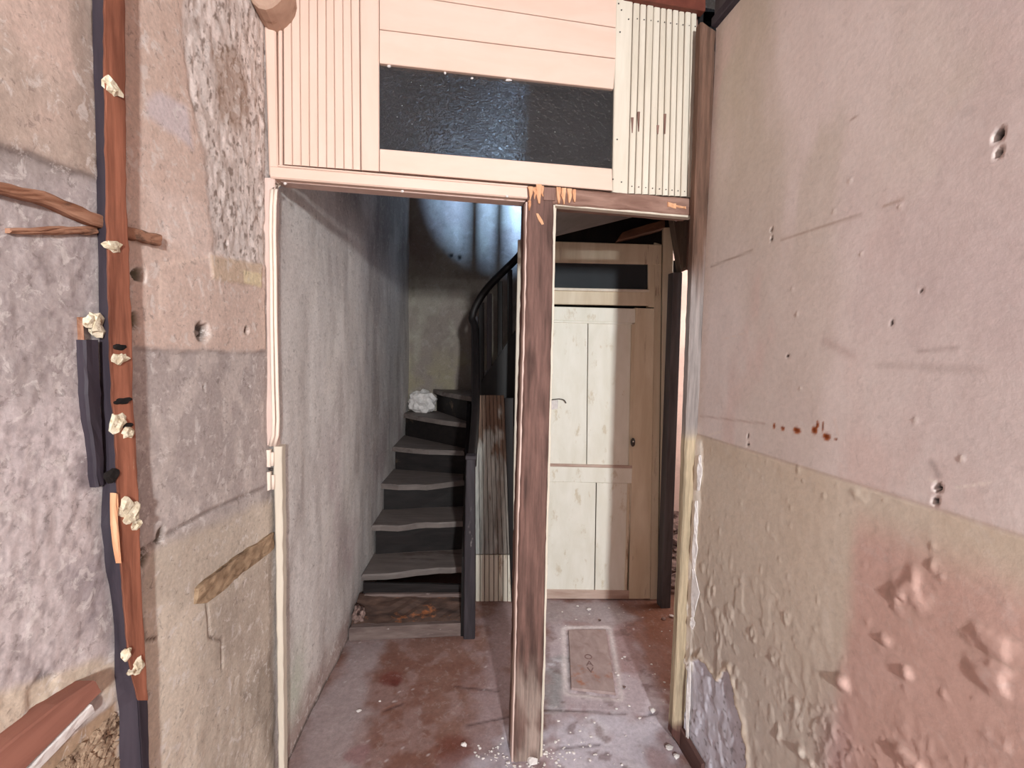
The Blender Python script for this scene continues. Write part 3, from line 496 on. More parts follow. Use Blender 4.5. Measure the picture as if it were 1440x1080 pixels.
# ------------------------------------------------------------------ panelled partition over the openings
pt = thing('partition_panel', PQ.px(560, 262), 'pink wooden partition panel with beaded boards and a dark transom window', 'panelling')
L_ = lambda pts: [PQ.px(*p) for p in pts]
TOPY = -42                                                # the panel runs on up to the ceiling
def ext(b, t):                                            # extend a board edge from (bottom, top at y=0..) up to the ceiling
    p, q = PQ.px(*b), PQ.px(*t); k = (CEIL-.005-p[2])/(q[2]-p[2]); return p+(q-p)*k
strip('corner_trim', [(ext((378, 246), (371, 22)), ext((391, 246), (387, 22))), (PQ.px(378, 246), PQ.px(391, 246))], .05, M['pink'], pt, bev=.004)
strip('corner_bead', [(ext((392, 240), (390, 24))+PQ.n*-.004, ext((397, 240), (396, 24))+PQ.n*-.004), (PQ.px(392, 240, -.004), PQ.px(397, 240, -.004))], .03, M['pink'], pt, bev=.004)
tx = [397.5, 408.6, 420.5, 433.6, 445.6, 457.8, 469, 481.4, 493, 505]; bx = [391.5, 400, 412.8, 424, 437, 449, 460.5, 472.5, 483.6, 496]; bx = [391, 400, 412.8, 424, 437, 449, 460.5, 472.5, 484, 496]
bx = [390.5+i*(507.5-390.5)/9.7 for i in range(10)]; bx = [b for b in (399, 411, 423, 435, 447, 459, 471, 483.6, 496, 507)]
for i in range(len(tx)-1):
    a, b = tx[i]+.3, tx[i+1]-.3; c, d = bx[i]+.3, bx[i+1]-.3; yb = 231+(c-399)*.075
    of = -.006+random.uniform(-.001, .001)
    strip('bead_board', [(ext((c, yb), (a, 0))+PQ.n*of, ext((d, yb+.8), (b, 0))+PQ.n*of), (PQ.px(c, yb, of), PQ.px(d, yb+.8, of))], .012, M['pink'], pt, bev=.0022)
strip('stile', [(ext((508, 239), (506, 0)), ext((533.3, 241), (533, 0))), (PQ.px(508, 239), PQ.px(533.3, 241))], .03, M['pink'], pt)
strip('stile', [(ext((861.3, 270), (867, 0))+PQ.n*-.004, ext((883, 273), (891, 0))+PQ.n*-.004), (PQ.px(861.3, 270, -.004), PQ.px(883, 273, -.004))], .03, M['cream'], pt)['label'] = 'worn cream stile'
# horizontal planks above the transom
def hp(name, TL, TR, BR, BL, of=0., mt='pinkh', th=.03, bev=.002): return strip(name, hquad(PQ, TL, TR, BR, BL, of), th, M[mt], pt, bev=bev)
hp('plank', (534, 41.5), (865.3, 82.5), (862.5, 125), (534, 88.5))
hp('plank', (534, -12), (866, 39), (865.4, 81.4), (534, 40.5))
hp('plank', (534, -66), (867, -8), (866, 38), (534, -13))
hp('rail', (534.2, 209), (860.5, 237), (861, 268), (534.2, 240.5))
hp('rail', (391, 231.5), (742, 261), (742, 264), (391, 234), .001)['label'] = 'thin seam moulding'
hp('rail', (380, 233), (742, 263), (742, 279), (380, 250), .006, th=.045, bev=.004)
hp('soffit_board', (380, 250.2), (740, 278.2), (738, 284), (396, 256), -.02, 'jamb', th=.05)
# rippled pane in its rebate
strip('glass_pane', hquad(PQ, (532, 86), (864, 124), (862, 240), (532, 211), -.012), .005, M['glass'], pt, bev=0.0005)
for x, y, r_ in ((547, 93, .006), (664, 110, .005), (716, 113, .011), (626, 103, .004)): lump('putty', PQ.px(x, y, -.008), (r_, .004, .004), M['chip'], pt, sub=1)
# cream beads right of the transom
txr = [891.7, 901.7, 911, 921, 931, 939.3, 947.8, 956.7, 965.3, 974, 982.4]; bxr = [883.6, 893, 903, 912.4, 922.4, 932, 940.6, 949, 957.6, 967, 976.6]
for i in range(10):
    a, b = txr[i]+.6, txr[i+1]-.6; c, d = bxr[i]+.6, bxr[i+1]-.6; yb = 272+(c-884)*.055; of = -.006+random.uniform(-.0015, .0015)
    strip('bead_board', [(ext((c, yb), (a, 10))+PQ.n*of, ext((d, yb), (b, 10))+PQ.n*of), (PQ.px(c, yb, of), PQ.px(d, yb, of))], .012, M['cream'], pt, bev=.003)
for x, y, h in ((898, 171, 14), (889, 176, 11), (935, 174, 14), (925, 182, 6)): strip('gouge', [(PQ.px(x-1.5, y-h, -.0055), PQ.px(x+2.2, y-h, -.0055)), (PQ.px(x-.5, y+h, -.0055), PQ.px(x+.8, y+h, -.0055))], .003, M['brown'], pt, bev=.0003, nc=1)
for i in range(10):
    for (xx, yy) in ((txr[i]*.5+txr[i+1]*.5-.5, 30+(i-3)*1.2), (bxr[i]*.5+bxr[i+1]*.5+.3, 262+i*.9)): lump('nail_head', PQ.px(xx, yy, -.005), (.0025, .0015, .0025), M['iron'], pt, jit=.05, sub=1)
for x, y in ((870, 5), (872, 45), (874, 14), (884, 27), (862, 252), (874, 256), (868, 196)): lump('nail_head', PQ.px(x, y, -.003), (.003, .0015, .003), M['iron'], pt, jit=.05, sub=1)
# closing back of the panel
strip('back_board', [(ext((385, 240), (380, 22))+PQ.n*-.035, ext((534, 240), (534, 10))+PQ.n*-.035), (PQ.px(388, 236, -.035), PQ.px(534, 241, -.035))], .01, M['brown'], pt)
strip('back_board', [(ext((860, 270), (866, 10))+PQ.n*-.035, ext((990, 270), (990, 10))+PQ.n*-.035), (PQ.px(862, 268, -.035), PQ.px(988, 278, -.035))], .01, M['brown'], pt)
# ------------------------------------------------------------------ beam, posts
bm_ = thing('brown_beam', PQ.px(870, 285), 'short brown beam with splintered ends above the passage', 'beam')
strip('beam', subrows(hquad(PQ, (745, 261), (977, 279), (976, 303), (745, 284), .010), 16), .075, M['brownh'], bm_, bev=.005, nc=3, rough=.003, edge=.004)
strip('edge_strip', hquad(PQ, (781, 286), (974, 302), (974, 306), (781, 289), .004), .03, M['cream'], bm_)
def splinter(parent, x, y0, y1, w, off, mt='fresh', pl_=PQ):
    a = random.uniform(-.8, .8); return strip('splinter', subrows([(pl_.px(x-w, y0, off), pl_.px(x+w, y0, off)), (pl_.px(x-w*.7+a, (y0+y1)/2, off+.002), pl_.px(x+w*.8+a, (y0+y1)/2, off+.002)), (pl_.px(x-w*.2-a, y1, off), pl_.px(x+w*.25-a, y1, off))], 5), .012, M[mt], parent, bev=.001, nc=2, rough=.004, edge=.003)
for x, y0, y1, w in ((786, 263, 286, 3.2), (793, 264, 287, 3.8), (801, 265, 285, 3.5), (808, 266, 284, 2.6)): splinter(bm_, x, y0, y1, w, .015)
for x, y0, y1, w in ((945, 284, 293, 6), (958, 288, 294, 7)): strip('splinter', subrows(hquad(PQ, (x-w, y0), (x+w, y0+2), (x+w, y1), (x-w, y1-3), .013), 4), .008, M['fresh'], bm_, bev=.001, rough=.003, edge=.003)

cp = thing('timber_post', PQ.px(743, 1068), 'brown central post between stair opening and passage', 'post')
PK = [((742, 262), (779, 264)), ((740, 420), (777, 420)), ((737, 520), (774.5, 520)), ((733, 650), (771, 650)), ((730, 745), (768.5, 745)), ((726, 930), (764.5, 930)), ((722.5, 1062), (760, 1060)), ((722, 1072), (760, 1070))]
def postcol(t, s, r_):
    z = r_[2]; c = lin((112, 84, 76)); n = vn(np.array(r_[0]*60+s*9), np.array(z*7), 401); c = c*(1-.45*ss(n, .5, .8)) 
    lo = ss(-z, -.42, -.25)*ss(vn(np.array(s*5.), np.array(z*9), 402), .15, .45); c = c*(1-lo)+lin((150, 132, 122))*lo
    d = ss(-z, -.30, -.12)*ss(vn(np.array(s*4+3.), np.array(z*14), 403), .45, .7); c = c*(1-d)+lin((112, 88, 80))*d; return c
strip('post_body', subrows([(PQ.px(*a, .012), PQ.px(*b, .012)) for a, b in PK], 70), .10, M['vwood'], cp, bev=.006, nc=6, rough=.0025, edge=.003, colfn=postcol)
strip('edge_strip', subrows([(PQ.px(a[0]-2.6, max(a[1], 284), .004), PQ.px(a[0]+.5, max(a[1], 284), .004)) for a, b in PK], 40), .03, M['jamb'], cp, bev=.002, nc=1, edge=.002, rough=.001)['label'] = 'flaking pale paint strip on the left edge'
strip('edge_strip', subrows([(PQ.px(b[0]-.5, max(b[1], 284), .000), PQ.px(b[0]+2.5, max(b[1], 284), .000)) for a, b in PK], 40), .02, M['cream'], cp, bev=.001, nc=1, edge=.003)
for x, y0, y1, w in ((746, 262, 282, 3.2), (752, 263, 280, 2.6), (758, 259, 286, 4.2), (763, 261, 276, 2.4), (745, 282, 296, 1.6)): splinter(cp, x, y0, y1, w, .016)
strip('splinter', subrows([(PQ.px(754, 300, .015), PQ.px(757, 300, .015)), (PQ.px(757, 309, .017), PQ.px(763, 309, .017)), (PQ.px(762, 316, .015), PQ.px(765, 315, .015))], 4), .008, M['fresh'], cp, bev=.001, rough=.002)
block('cap_block', PQ.px(765, 284, -.02)+np.array([0, -.01, 0]), PQ.px(782, 264, .02)+np.array([0, 0, 0]), M['brown'], cp, bev=.003) if False else strip('cap_block', quad(PQ, (764, 263), (782, 264), (781, 282), (764, 281), .016), .03, M['brown'], cp, bev=.003)
strip('stop_bead', subrows([(PQ.px(779.5, 286, -.02), PQ.px(782.5, 286, -.02)), (PQ.px(777, 420, -.02), PQ.px(779.5, 420, -.02))], 8), .012, M['cream'], cp, bev=.001, nc=1, edge=.002)

rp = thing('timber_post', PQ.px(957, 1045), 'tall timber upright against the right wall, olive paint below', 'post')
RK = [((986, 30), (1009, 46)), ((985, 60), (1006, 62)), ((977, 300), (1003, 300)), ((971, 450), (997, 450)), ((965, 600), (990, 600)), ((960, 740), (980, 740)), ((953, 880), (973, 880)), ((946, 1020), (971, 1012)), ((945, 1034), (972, 1070))]
def rcol(t, s, r_):
    z = r_[2]; n = float(vn(np.array(s*6+1.), np.array(z*6), 411)); br_ = lin((112, 84, 70))*(1-.35*n); gr = lin((146, 136, 132))*(1-.25*n); ol = lin((178, 160, 134))*(1-.1*n)
    k = float(ss(np.array(z+(n-.5)*.2), 1.62, 1.86)); c = gr*(1-k)+br_*k; k = float(ss(np.array(z), 1.165, 1.195)); c = ol*(1-k)+c*k
    k = float(ss(np.array(z), .085, .095)); return lin((92, 62, 56))*(1-k)+c*k
strip('post_body', subrows([(PQ.px(*a, .05), PQ.px(*b, .05)) for a, b in RK], 90), .03, M['vwood'], rp, bev=.005, nc=4, rough=.002, edge=.002, colfn=rcol)
# dark strip standing in for shade in the gap; skirting end at the foot
strip('gap_shade_strip', [(PQ.px(983, 15, -.03), PQ.px(990, 15, -.03)), (PQ.px(976, 300, -.03), PQ.px(984, 300, -.03))], .02, M['stair'], rp)
bs = thing('baseboard_right', WR.at(1.5, 0), 'dark red skirting stub at the foot of the right wall', 'skirting', kind='structure')
strip('skirting_board', subrows([(WR.at(1.52, .0, .012), WR.at(1.52, .07, .012)), (WR.at(1.72, .0, .012), WR.at(1.72, .085, .012))], 6), .014, M['skirt'], bs, fixed=WR.n, bev=.004)
# curled white paint along the wall end
pf = thing('paint_curl', WR.at(1.64, .9), 'white peeling paint edge curling beside the right timber', 'paint flake')
for y0, y1, x0, x1, w in ((640, 690, 984, 982, 4), (704, 760, 979, 978, 2.6), (745, 800, 977, 975, 5), (800, 868, 975, 974, 9), (868, 885, 973, 973, 4), (930, 1040, 970, 966, 2.5)):
    strip('paint_flake', subrows([(WR.px(x0-1.5, y0, .010), WR.px(x0+1, y0, .008)), (WR.px((x0+x1)/2-3, (y0+y1)/2, .016), WR.px((x0+x1)/2+w, (y0+y1)/2, .008)), (WR.px(x1-1.5, y1, .010), WR.px(x1+1, y1, .008))], 10), .003, M['chip'], pf, bev=.0006, nc=2, rough=.003, edge=.003, fixed=WR.n)

# ------------------------------------------------------------------ left jamb, hinge, cables
lj = thing('door_jamb', PQ.px(393, 1100), 'flaking pink door jamb on the left of the stair opening', 'jamb')
JK = [((367, 250), (386, 250)), ((367.5, 350), (386, 350)), ((368, 450), (386, 450)), ((371, 540), (386, 540)), ((373, 626), (388, 628))]
strip('jamb_board', subrows([(PQ.px(*a, .0), PQ.px(*b, .0)) for a, b in JK], 30), .04, M['jamb'], lj, bev=.004, nc=2, edge=.003, rough=.001)
JK = [((384, 628), (396, 628)), ((386, 720), (397, 720)), ((387.5, 800), (397.5, 800)), ((389.5, 930), (398, 930)), ((391, 1060), (399, 1060)), ((392, 1115), (399.5, 1115))]
strip('jamb_strip', subrows([(PQ.px(*a, .0), PQ.px(*b, .0)) for a, b in JK], 30), .04, M['cream'], lj, bev=.003, nc=1, edge=.003)
hg = strip('hinge_leaf', quad(PQ, (373, 633), (380, 633), (380, 657), (373, 656), .008), .02, M['cable'], lj); hg['label'] = 'painted hinge leaf'
strip('hinge_leaf', quad(PQ, (373, 664), (380, 664), (380, 689), (373, 691), .008), .02, M['cable'], lj)
tube('hinge_pin', [PQ.px(367, 630, .012), PQ.px(367, 665, .012), PQ.px(369, 702, .012)], [.006, .006, .005], M['chip'], lj)
tube('hinge_knuckle', [PQ.px(383, 636, .008), PQ.px(383, 655, .008)], .005, M['cable'], lj); tube('hinge_knuckle', [PQ.px(384, 668, .008), PQ.px(384, 688, .008)], .005, M['cable'], lj)
lump('screw_head', PQ.px(381, 660, .006), (.008, .004, .006), M['iron'], lj, sub=1)
for x0, x1, x2, n_ in ((381, 383.5, 383, 'left'), (386.5, 389.5, 389, 'right')):
    pts = [PQ.px(x0+7, 259, -.01), PQ.px(x0+1, 268, .006), PQ.px(x0, 290, .008), PQ.px(x0-.5, 330, .009), PQ.px(x0+.5, 380, .008), PQ.px(x0+1, 450, .008), PQ.px(x1, 540, .008), PQ.px(x1+1.5, 590, .008), PQ.px(x1+.5, 612, .008), PQ.px(x2-3, 627, .002)]
    tag(tube('electrical_cable', pts, .0052, M['cable']), f'cream painted cable clipped to the left jamb, the {n_} one of the pair', 'cable', 'cables on the left jamb')
for x, y in ((401, 262), (566, 273), (713, 280)):
    tag(lump('lath_nail', PQ.px(x, y-4, .006), (.006, .005, .005), M['chip'], jit=.15, sub=1), {401: 'pale nail stub under the panel rail near the left jamb', 566: 'pale nail stub under the panel rail at mid span', 713: 'pale nail stub under the panel rail beside the central post'}[x], 'nail')

# ------------------------------------------------------------------ stud on the left wall
sd = thing('wall_stud', WL.at(WL.uv(170, 1080)[0], .3), 'exposed stud on the left wall with black side and broken red face', 'stud')
HO = .032
DL = [(128, -60), (129, 0), (131, 130), (133, 217), (135, 278), (137, 340), (139, 455), (141, 560), (145, 640), (142, 740), (148, 800), (160, 870), (161, 960), (167, 1000), (168, 1080), (170, 1200)]
DJ = [(146, -60), (147, 0), (148, 130), (149, 217), (150, 278), (151, 340), (154, 455), (158, 560), (162, 610), (166, 690), (170, 790), (176, 870), (181, 930), (194, 985), (200, 1080), (203, 1200)]
DR = [(175, -60), (176, 0), (176.5, 130), (177, 217), (178, 278), (181, 340), (185, 455), (187, 560), (191, 620), (195, 700), (199, 830), (203, 900), (206, 950), (208, 985), (210, 1080), (213, 1200)]
rows = subrows([(WL.px(*a, .001), WL.px(*b, HO-.006)) for a, b in zip(DL, DJ)], 60)
strip('stud_side', rows, .010, M['dark'], sd, bev=.001, nc=2, rough=.001, edge=.002, n=np.array([0., -1., 0.]))
rows = subrows([(WL.px(*a, HO), WL.px(*b, HO)) for a, b in zip(DJ[:14], DR[:14])], 80)
strip('stud_face', rows, .026, M['redwood'], sd, bev=.002, nc=3, rough=.0018, edge=.003, n=WL.n*.3+np.array([0, -.25, 0]))
rows = subrows([(WL.px(*a, HO-.001), WL.px(*b, HO-.001)) for a, b in zip(DJ[13:], DR[13:])], 12); strip('stud_foot', rows, .02, M['dark'], sd, bev=.002, nc=3, rough=.001, edge=.002, n=WL.n*.3+np.array([0, -.25, 0]))['label'] = 'dark painted lower end'
rows = subrows([(WL.px(118, 478, .012), WL.px(139, 478, .014)), (WL.px(121, 540, .012), WL.px(143, 540, .014)), (WL.px(128, 620, .012), WL.px(146, 620, .014)), (WL.px(138, 685, .012), WL.px(150, 680, .014))], 12)
strip('stud_packer', rows, .014, M['dark'], sd, edge=.004, rough=.002, fixed=WL.n)['label'] = 'black packing strip'
rows = subrows([(WL.px(113, 446, .008), WL.px(120, 446, .01)), (WL.px(117, 520, .008), WL.px(123, 520, .01)), (WL.px(125, 610, .008), WL.px(130, 610, .01))], 8); strip('packer_edge', rows, .01, M['lath'], sd, edge=.003, rough=.003, fixed=WL.n)
rows = subrows([(WL.px(161.5, 693, HO+.004), WL.px(168, 695, HO+.004)), (WL.px(162, 740, HO+.005), WL.px(169, 740, HO+.005)), (WL.px(166, 775, HO+.004), WL.px(170, 775, HO+.004)), (WL.px(169.5, 792, HO+.004), WL.px(170.5, 792, HO+.004))], 8); strip('splinter', rows, .008, M['fresh'], sd, edge=.001, rough=.002, fixed=WL.n)['label'] = 'pale freshly split edge'
AX = np.array([WL.d, WL.n, [0, 0, 1]])
for x, y, rx, rz_ in ((156, 120, .011, .009), (160, 127, .012, .006), (159, 347, .013, .008), (163, 505, .008, .007), (173, 504, .008, .006), (166, 595, .012, .012), (178, 608, .010, .008), (176, 712, .012, .012), (188, 718, .013, .012), (182, 728, .012, .008), (190, 738, .009, .006), (194, 935, .010, .012), (189, 942, .010, .005), (178, 920, .006, .009), (135, 457, .012, .014), (127, 452, .01, .008)):
    lump('plaster_lump', WL.px(x, y, HO if x > 140 else .012), (rx*1.35, .007, rz_*1.35), M['lump'], sd, jit=.35, sub=2, axes=AX)
for x, y, w, h in ((166, 488, .016, .006), (172, 564, .022, .006), (180, 598, .014, .005), (158, 668, .016, .012)): lump('notch_shade_lump', WL.px(x, y, HO-.001), (w, .005, h), M['notch_shade'], sd, jit=.25, sub=2, axes=AX)  # dark lumps on the face, coloured as shaded notches

# ------------------------------------------------------------------ laths and timbers bedded in the left wall
def bedded(name, rows, th, mat, label, cat, N=14, rough=.002, edge=.003, parent_label=None):
    t = thing(name, (rows[0][0]+rows[-1][1])/2-np.array([0, 0, .02]), label, cat)
    strip('board', subrows(rows, N), th, M[mat], t, bev=.003, nc=3, rough=rough, edge=edge, fixed=WL.n); return t
of = .017
l1 = bedded('wooden_lath', [(WL.px(-40, 258, of), WL.px(-40, 242, of)), (WL.px(6, 272, of), WL.px(8, 257, of)), (WL.px(70, 289, of), WL.px(74, 272, of)), (WL.px(134, 316, of), WL.px(134, 299, of)), (WL.px(184, 336, of), WL.px(184, 319, of)), (WL.px(227, 346, of), WL.px(229, 331, of))], .02, 'lath', 'rough brown lath slanting behind the stud, upper of the laths', 'lath', 22)
bedded('wooden_lath', [(WL.px(16, 329, .008), WL.px(16, 321, .008)), (WL.px(138, 330, .008), WL.px(138, 317, .008))], .015, 'lath', 'thin dusty red lath just below the slanting brown one', 'lath', 10, .003, .003)
bt = bedded('red_timber', [(WL.px(-60, 1180, .03), WL.px(-60, 1112, .03)), (WL.px(36, 1083, .03), WL.px(0, 1056, .03)), (WL.px(100, 1018, .03), WL.px(80, 992, .03)), (WL.px(143, 974, .03), WL.px(134, 957, .03))], .05, 'redbeam', 'red painted timber sloping across the bottom left corner', 'timber', 8, .0008, .001)
strip('paint_band', subrows([(WL.px(-10, 1150, .012), WL.px(-20, 1128, .016)), (WL.px(70, 1068, .012), WL.px(48, 1076, .016)), (WL.px(134, 1002, .012), WL.px(128, 990, .016))], 10), .02, M['chip'], bt, rough=.003, edge=.004, fixed=WL.n)
bedded('broken_lath', [(WL.px(278, 848, .010), WL.px(280, 826, .010)), (WL.px(292, 850, .014), WL.px(287, 822, .014)), (WL.px(340, 808, .014), WL.px(330, 788, .014)), (WL.px(386, 773, .012), WL.px(385, 750, .012))], .02, 'rot', 'crumbling brown lath stub rising to the left jamb', 'lath', 16, .005, .006)
rb = thing('rubble_patch', WL.px(130, 1060), 'brown stony rubble infill under the red timber', 'rubble', kind='stuff')
V = []; Fc = []
for k in range(260):
    x = random.uniform(60, 168); y = random.uniform(max(1000, 1100-(x-60)*.95), 1110); v, f = lumpgeo(WL.px(x, y, -.002), (random.uniform(.004, .013), .004, random.uniform(.004, .010)), .3, 1, AX); b = len(V); V += v; Fc += [tuple(i+b for i in q) for q in f]
tag(mesh('stones', V, Fc, M['rustbits'], rb), kind='stuff')

# ------------------------------------------------------------------ staircase
st = thing('staircase', (-.5, 2.25, 0), 'dark worn wooden winder staircase between plaster wall and newel', 'staircase')
def nose(zl, pts): return [fl(x, y, zl)[:2] for x, y in pts]
wx = lambda Y: WL.at(Y, 0)[0]+.012
XR = lambda Y: -.215-.08*(Y-2.3)
def tread(z, front, back, th=.034):
    """front: noses from left to right, back: xy right to left"""
    f = [np.array(q) for q in front]; fine = []
    for i in range(len(f)-1):
        for k in range(3): fine.append(f[i]+(f[i+1]-f[i])*k/3+np.array([0, random.uniform(-.008, .008) if (i or k) else 0]))
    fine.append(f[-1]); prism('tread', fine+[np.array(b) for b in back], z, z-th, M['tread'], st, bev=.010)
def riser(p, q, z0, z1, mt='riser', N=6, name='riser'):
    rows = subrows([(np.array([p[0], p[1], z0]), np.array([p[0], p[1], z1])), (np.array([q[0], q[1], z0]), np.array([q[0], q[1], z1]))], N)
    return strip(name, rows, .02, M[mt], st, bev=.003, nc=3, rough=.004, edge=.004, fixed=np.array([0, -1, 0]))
zt = [.215, .405, .590, .765, .955, 1.145, 1.33]
a = nose(.0, [(487, 905)])[0]; b = nose(0, [(648, 893)])[0]
riser((wx(2.24), 2.235), (-.225, 2.30), .0, .068, 'sill', 8, 'sill_board'); prism('sill_ledge', [(wx(2.24), 2.237), (-.225, 2.302), (-.225, 2.37), (wx(2.3), 2.37)], .069, .03, M['sill'], st, bev=.006)
strip('rotten_board', subrows([(np.array([wx(2.27), 2.262, .066]), np.array([wx(2.40), 2.415, .150])), (np.array([-.225, 2.315, .066]), np.array([-.225, 2.415, .150]))], 14), .02, M['rotriser'], st, bev=.003, nc=5, rough=.012, edge=.01, fixed=np.array([0, -1, 0])); strip('cross_batten', subrows([(np.array([wx(2.38)+.03, 2.405, .138]), np.array([wx(2.38)+.03, 2.405, .152])), (np.array([-.23, 2.405, .148]), np.array([-.23, 2.405, .168]))], 8), .02, M['sill'], st, rough=.004, edge=.004, fixed=np.array([0, -1, 0]))
lump('debris_lump', (wx(2.30)+.03, 2.30, .10), (.028, .03, .045), M['rubble'], st, jit=.3, sub=3)
riser((wx(2.42)+.02, 2.425), (-.225, 2.43), .140, zt[0]-.01)
fr1 = nose(zt[0], [(508, 808), (560, 806), (600, 800), (652, 797)]); fr2 = nose(zt[1], [(522, 739), (560, 739), (600, 735), (652, 733)]); fr3 = nose(zt[2], [(534, 680), (560, 682), (600, 682), (653, 676)])
fr4 = nose(zt[3], [(551, 628), (580, 631), (615, 633), (653, 634)]); fr5 = nose(zt[4], [(566, 581), (590, 586), (620, 591), (656, 595)]); fr6 = nose(zt[5], [(609, 547), (622, 551), (656, 557)])
FR = [fr1, fr2, fr3, fr4, fr5, fr6]
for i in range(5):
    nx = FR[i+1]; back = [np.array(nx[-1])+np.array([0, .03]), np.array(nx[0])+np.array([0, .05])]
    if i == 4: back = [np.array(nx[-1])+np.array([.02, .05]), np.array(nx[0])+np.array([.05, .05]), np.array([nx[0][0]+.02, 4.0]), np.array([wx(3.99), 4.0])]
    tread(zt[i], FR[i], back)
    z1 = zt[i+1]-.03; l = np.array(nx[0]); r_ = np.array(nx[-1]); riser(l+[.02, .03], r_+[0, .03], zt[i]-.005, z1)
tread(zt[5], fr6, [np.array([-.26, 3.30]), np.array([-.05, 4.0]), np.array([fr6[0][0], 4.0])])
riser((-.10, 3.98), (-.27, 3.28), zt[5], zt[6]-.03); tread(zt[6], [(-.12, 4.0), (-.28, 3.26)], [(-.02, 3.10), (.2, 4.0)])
for k in range(1, 5):                                      # the flight goes on up to the right, over the closet
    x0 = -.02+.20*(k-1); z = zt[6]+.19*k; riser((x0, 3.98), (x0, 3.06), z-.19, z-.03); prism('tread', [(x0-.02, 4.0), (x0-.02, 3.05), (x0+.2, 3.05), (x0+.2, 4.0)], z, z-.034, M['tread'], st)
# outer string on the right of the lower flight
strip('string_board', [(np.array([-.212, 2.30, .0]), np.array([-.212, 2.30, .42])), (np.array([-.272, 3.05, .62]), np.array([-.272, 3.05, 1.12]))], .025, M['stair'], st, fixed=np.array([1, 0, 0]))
nw = thing('x', (0, 0, 0), 'x', 'x'); bpy.data.objects.remove(nw)
Pn = Plane((-.19, 2.275), (1, .06))
strip('newel_post', subrows([(Pn.px(655.5, 646), Pn.px(668.5, 646)), (Pn.px(653, 770), Pn.px(668, 770)), (Pn.px(651.5, 901), Pn.px(668, 899))], 14), .05, M['newel'], st, bev=.005, nc=3, rough=.0015, edge=.002)
block('newel_cap', Pn.px(654.5, 646)-np.array([0, .004, .002]), Pn.px(669.5, 642)+np.array([0, .055, .004]), M['newel'], st, bev=.003)
# hand rail: steep along the lower flight, then bending right up the upper one
H0 = Pn.px(663, 640)+np.array([0, .03, 0]); tp = Plane((-.2, 3.02), (1, 0))
hr = [H0+np.array([0, 0, -.06]), H0+np.array([-.005, .25, .20]), np.array([-.225, 2.85, 1.46]), np.array([-.245, 2.98, 1.62]), tp.px(664, 446), tp.px(672, 425), tp.px(690, 400), tp.px(728, 362), tp.px(760, 325)]
hs = [np.array(q) for q in hr]
def smoothpath(P, n=6):
    out = []
    for i in range(len(P)-1):
        p0 = P[max(i-1, 0)]; p1 = P[i]; p2 = P[i+1]; p3 = P[min(i+2, len(P)-1)]
        for k in range(n):
            t = k/n; out.append(.5*((2*p1)+(-p0+p2)*t+(2*p0-5*p1+4*p2-p3)*t*t+(-p0+3*p1-3*p2+p3)*t**3))
    return out+[P[-1]]
tube('handrail', smoothpath(hs), .024, M['stair'], st, 8)
strip('newel_post', [(tp.px(662.5, 445), tp.px(672, 445)), (tp.px(663, 600), tp.px(673, 600))], .05, M['newel'], st)['label'] = 'dark upper newel at the turn'
for x in (677, 688, 703, 717):
    yt = 425-(x-672)*1.15+6; strip('baluster', [(tp.px(x-3.5, yt, -.01), tp.px(x+3.5, yt, -.01)), (tp.px(x-3.5, 540-(x-672)*1.5+20, -.01), tp.px(x+3.5, 540-(x-672)*1.5+20, -.01))], .025, M['newel'] if x == 688 else M['stair'], st)
rows = [(tp.px(671, 545), tp.px(671, 600)), (tp.px(724, 465), tp.px(724, 600)), (np.array([.86, 3.02, 2.30]), np.array([.86, 3.02, 1.4]))]
strip('string_board', rows, .03, M['stair'], st, fixed=np.array([0, -1, 0]), nc=2)
for x in (.02, .075): block('baluster', (x-.016, 2.655, 2.45), (x+.016, 2.687, 3.30), M['stair'], st)
block('upper_rail', (-.04, 2.645, 3.30), (1.28, 2.695, 3.35), M['stair'], st)
# white plaster heap on the winder
ph = thing('plaster_heap', fl(592, 568, zt[4]), 'white heap of fallen plaster in the back corner of the stairs', 'plaster')
q = fl(590, 566, zt[4]); lump('heap', (-.755, 3.90, zt[4]+.085), (.115, .085, .10), M['chip'], ph, jit=.16, sub=3)

# ------------------------------------------------------------------ boarded side under the stairs
bd = thing('stair_side_boarding', PD.px(695, 846), 'peeling beaded boards closing the space beside the newel', 'boarding')
PB = Plane((-.08, 2.642), (1, .0)); xs_b = np.linspace(668.5, 720, 9)
for i in range(8):
    a, b = xs_b[i]+.4, xs_b[i+1]-.4; of = random.uniform(-.002, .001)
    strip('bead_board', [(PB.px(a, 780.5, of), PB.px(b, 780.5, of)), (PB.px(a, 847, of), PB.px(b, 847, of))], .012, M['bead'], bd, bev=.003)
def peel(t, s, q):
    n = float(fbm(np.array(q[0]*16.), np.array(q[2]*5.), 431)); m = float(fbm(np.array(q[0]*60.), np.array(q[2]*14.), 433))
    k = float(ss(np.array(q[2]-.93+(n-.5)*1.1+(m-.5)*.3), -.05, .05)); g = lin((168, 168, 162))*(1-.25*m); b_ = lin((118, 96, 82))*(1-.4*m); c_ = lin((150, 128, 100))
    k = max(k, .5*float(ss(np.array(q[0]+.08+(m-.5)*.05+(n-.5)*.1), .0, .02))); return g*(1-k)+b_*k
xt = np.linspace(667, 709, 9)
for i in range(8):
    a, b = xt[i]+.3, xt[i+1]-.3; c, d = xs_b[i]+.3, xs_b[i+1]-.3; of = random.uniform(-.002, .002)
    strip('upper_board', subrows([(PB.px(a, 556, of), PB.px(b, 556, of)), (PB.px(c, 779, of), PB.px(d, 779, of))], 40), .012, M['vwood'], bd, bev=.002, nc=2, rough=.001, edge=.001, colfn=peel)['label'] = 'upper board with brown peeling paint'
